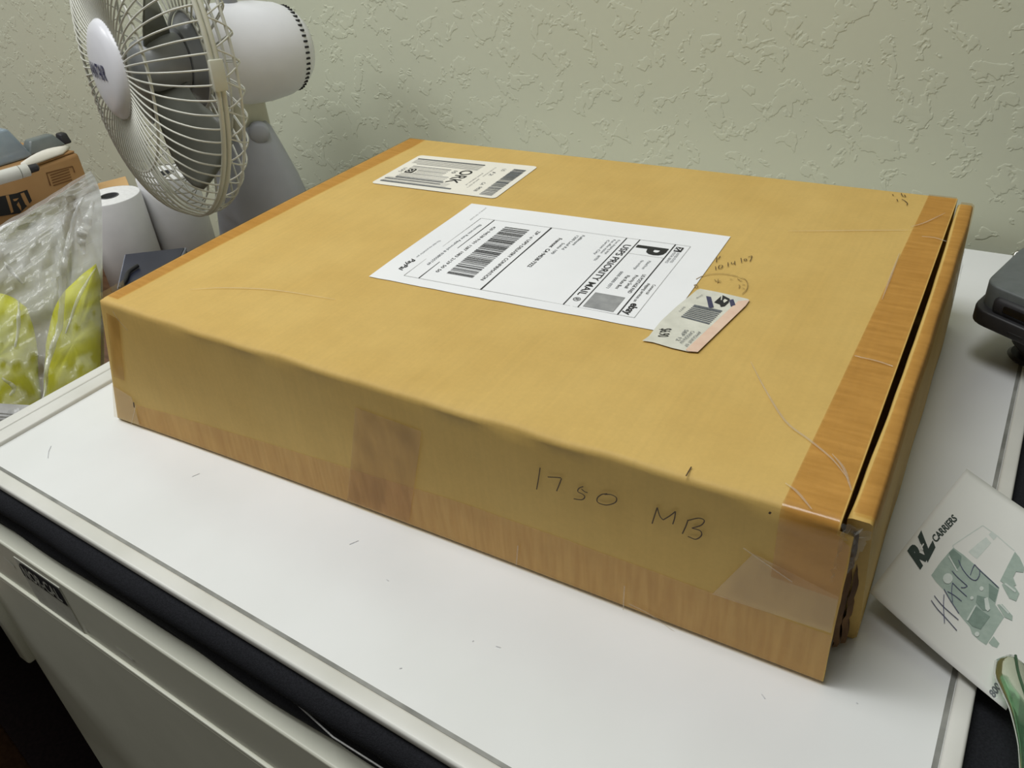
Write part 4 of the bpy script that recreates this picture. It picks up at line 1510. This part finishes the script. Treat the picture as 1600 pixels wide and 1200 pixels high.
obj_bm('foot', lathe([(0.0, 0.0032), (0.015, 0.0032), (0.016, 0.0045), (0.014, 0.0065), (0.0, 0.0068)], 28), M['black_plastic'], dv_, 0.7, Matrix.Translation(Vector((nc.x, nc.y, 0.0)) - Vector(dv_.location)), True)
# small metal clip at the far corner of the board
mc = hit(1597, 404, (0, 0, 0.006), (0, 0, 1))
mcl = empty('metal_clip', Vector((mc.x, mc.y, 0.0032)), 'small shiny metal clip on the far corner of the whiteboard', 'clip')
V, Fc = tube_data(curve_pts([mc + Vector(v) for v in ((-0.006, 0, -0.002), (-0.005, 0.004, 0.003), (0.004, 0.005, 0.004), (0.010, 0.0, 0.001), (0.014, -0.004, -0.002))], 5), 0.0015, 8)
obj('wire_loop', V, Fc, M['metal'], mcl, True)
obj_bm('plate', boxbm(mc.x - 0.004, mc.x + 0.014, mc.y - 0.003, mc.y + 0.005, 0.0032, 0.0045, 0.0004), M['metal'], mcl)

# ------------------------------------------------------------------ notepad sheet
A = hit(1358, 925, (0, 0, 0.015), (0, 0, 1))
B = hit(1510, 733, (0, 0, 0.027), (0, 0, 1))
C = hit(1572, 1110, (0, 0, 0.007), (0, 0, 1))
NN = (C - A).cross(B - A).normalized()
if NN.z < 0:
    NN = -NN
E1, E2 = B - A, C - A
G11, G12, G22 = E1.dot(E1), E1.dot(E2), E2.dot(E2)
DET = G11 * G22 - G12 * G12


def note_uv(x, y):
    h = hit(x, y, A, NN) - A
    a, b = h.dot(E1), h.dot(E2)
    return ((a * G22 - b * G12) / DET, (b * G11 - a * G12) / DET)


def note_map(off):
    def f(u, v):
        bend = -0.0014 * math.sin(math.pi * min(1.0, max(0.0, v))) * (1 - 0.5 * u) + 0.0012 * math.sin(math.pi * u)
        return A + E1 * u + E2 * v + NN * (off + bend)
    return f


V, Fc = grid(lambda u, v: note_map(0.0)(u, v), 24, 24)
nt_ = obj('note_sheet', V, Fc, M['note'], None, True)
md = nt_.modifiers.new('thickness', 'SOLIDIFY')
md.thickness = 0.0003
tag(nt_, 'white printed note sheet with truck picture leaning over the board edge', 'paper')
NP = note_map(0.0004)
NP2 = note_map(0.0006)
NP3 = note_map(0.0008)
zn = (1400, 740, 1600, 1100)
ZN = lambda pts: [note_uv(1400 + a * 200 / 667, 740 + b * 360 / 1200) for a, b in pts]


def npoly(name, polys, m, mp=NP):
    return printed(name, multi2([(ZN(pg), [tuple(range(len(pg)))[::-1]]) for pg in polys]), mp, m, nt_)


ZB = lambda pts: [note_uv(1440 + a * 160 / 873, 810 + b * 220 / 1200) for a, b in pts]


def bpoly(name, polys, m, mp):
    for pg in polys:
        printed(name, (ZB(pg), [tuple(range(len(pg)))[::-1]]), mp, m, nt_)


def disc(cx, cy, r, k=14):
    return [(cx + r * math.cos(2 * math.pi * i / k), cy + r * 1.05 * math.sin(2 * math.pi * i / k)) for i in range(k)]


bpoly('truck_print', [[(80, 490), (150, 390), (240, 285), (268, 258), (350, 315), (450, 400), (560, 500), (660, 595), (645, 660), (625, 740), (700, 850), (640, 940), (592, 1020), (550, 1082), (490, 1040), (432, 985), (410, 925), (330, 830), (250, 700), (190, 615), (120, 545)],
                      [(570, 1062), (612, 1008), (662, 1072), (640, 1108), (600, 1092)]], M['print_green'], NP)
bpoly('truck_print', [[(395, 292), (470, 225), (548, 165), (592, 215), (530, 285), (468, 352), (430, 322)], [(570, 140), (598, 115), (640, 160), (612, 192)]], M['print_green_pale'], NP)
bpoly('truck_print', [[(665, 540), (730, 410), (792, 290), (832, 340), (872, 430), (862, 470), (800, 462), (775, 512), (802, 580), (742, 592)], [(680, 572), (722, 540), (790, 592), (828, 650), (800, 716), (742, 690)], [(640, 742), (682, 738), (770, 840), (766, 882), (702, 850)]], M['print_green'], NP2)
bpoly('truck_print', [[(230, 302), (264, 270), (336, 330), (330, 400), (302, 440), (262, 392)], [(470, 660), (545, 680), (560, 790), (520, 790), (460, 720)], [(570, 560), (650, 620), (620, 720), (570, 680)], [(388, 870), (460, 752), (580, 842), (502, 950), (430, 920)]], M['print_green_dark'], NP2)
bpoly('truck_print', [disc(220, 520, 42), disc(425, 685, 15), disc(507, 606, 18), disc(470, 990, 20), [(222, 335), (232, 330), (305, 455), (296, 462)], [(380, 868), (452, 745), (464, 750), (392, 878)], [(530, 690), (560, 680), (580, 780), (560, 800), (540, 780)], [(700, 570), (712, 560), (800, 630), (792, 645)], [(660, 745), (672, 738), (742, 815), (732, 825)]], M['print_green_pale'], NP3)
for ln in ([(268, 235), (400, 145), (520, 65)], [(520, 65), (640, 150), (790, 280)], [(268, 258), (262, 240), (268, 235)]):
    printed('truck_print', ribbon2(ZB(ln), 0.006), NP, M['print_green_pale'], nt_)


def ntext(body, p0, p1, up, bold=0.02, m='ink'):
    """lettering between two points of the photo's crop, its height given by a third"""
    V, Fc = text2(body, 0, 0, 1, 1, bold)
    o_, a_, u_ = [Vector(q) for q in ZN([p0, p1, up])]
    a_, u_ = a_ - o_, u_ - o_
    return [tuple(o_ + a_ * x + u_ * y) for x, y in V], Fc


printed('lettering', ntext('R', (118, 498), (162, 432), (60, 418), 0.07), NP2, M['logo_green'], nt_)
printed('lettering', ntext('+', (126, 432), (150, 396), (108, 392), 0.02), NP3, M['note'], nt_)
printed('lettering', ntext('L', (158, 458), (198, 380), (114, 348), 0.07), NP2, M['logo_green'], nt_)
printed('lettering', ntext('CARRIERS', (205, 368), (318, 245), (180, 340), 0.025), NP2, M['logo_green'], nt_)
printed('lettering', ntext('800.543.5589', (510, 1170), (640, 975), (482, 1140), 0.03), NP2, M['ink_soft'], nt_)
pen = []
ZH = lambda pts: [note_uv(1440 + a * 140 / 1200, 860 + b * 140 / 1200) for a, b in pts]
for ln in ([(125, 675), (210, 790), (320, 905), (470, 1075)], [(165, 615), (280, 750), (490, 935)], [(295, 600), (290, 750), (305, 975)],
           [(295, 530), (370, 660), (495, 850)], [(408, 445), (396, 560), (412, 700)], [(340, 560), (430, 610), (530, 690)], [(410, 450), (500, 540), (600, 630)], [(400, 290), (470, 370), (605, 490)], [(520, 510), (570, 510), (606, 490)],
           [(485, 145), (540, 265), (640, 385), (720, 415), (765, 350), (770, 285)], [(700, 205), (670, 270), (645, 345)], [(700, 205), (780, 290), (900, 400), (1020, 515)]):
    pen.append(ribbon2([(v.x, v.y) for v in curve_pts([Vector(q) for q in ZH(ln)], 4)], 0.0042))
printed('handwriting', multi2(pen), note_map(0.0010), M['pen_blue'], nt_)

# ------------------------------------------------------------------ green plastic handle
g = [hit(1579, 1030, (0, 0, 0.016), (0, 0, 1)), hit(1584, 1060, (0, 0, 0.017), (0, 0, 1)), hit(1600, 1110, (0, 0, 0.018), (0, 0, 1)), hit(1612, 1170, (0, 0, 0.016), (0, 0, 1)), hit(1618, 1250, (0, 0, 0.010), (0, 0, 1)), hit(1616, 1320, (0, 0, 0.002), (0, 0, 1))]
ax3 = curve_pts(g, 6)
wid = [0.0060, 0.0078, 0.0058, 0.0052, 0.0058, 0.0070]
V, Fc = [], []
n = len(ax3)
K = 16
for i, p in enumerate(ax3):
    t = (ax3[min(i + 1, n - 1)] - ax3[max(i - 1, 0)]).normalized()
    sd = t.cross(Vector((0, 0, 1))).normalized()
    up = sd.cross(t)
    f = i / (n - 1) * 5
    k = min(4, int(f))
    wv = wid[k] + (wid[k + 1] - wid[k]) * (f - k)
    if i == 0:
        wv *= 0.45
    elif i == 1:
        wv *= 0.8
    for j in range(K):
        q = 2 * math.pi * j / K
        V.append(p + sd * (wv * math.cos(q)) + up * ((0.0026 + 0.0008 * (wv / 0.008)) * math.sin(q)))
for i in range(n - 1):
    for j in range(K):
        j2 = (j + 1) % K
        Fc.append((i * K + j, i * K + j2, (i + 1) * K + j2, (i + 1) * K + j))
Fc.append(tuple(range(K))[::-1])
Fc.append(tuple((n - 1) * K + j for j in range(K)))
gh = empty('plastic_paddle', (g[3].x, g[3].y, -0.015), 'translucent green plastic paddle resting on the note sheet', 'paddle')
obj('grip', V, Fc, M['green_plastic'], gh, True)
V, Fc = tube_data([p + Vector((0.0012, 0, 0.0034)) for p in ax3], 0.0006, 6)
obj('mould_line', V, Fc, mat('green_line', lin(70, 100, 76), 0.25, lin(60, 90, 66), 80.0), gh, True)
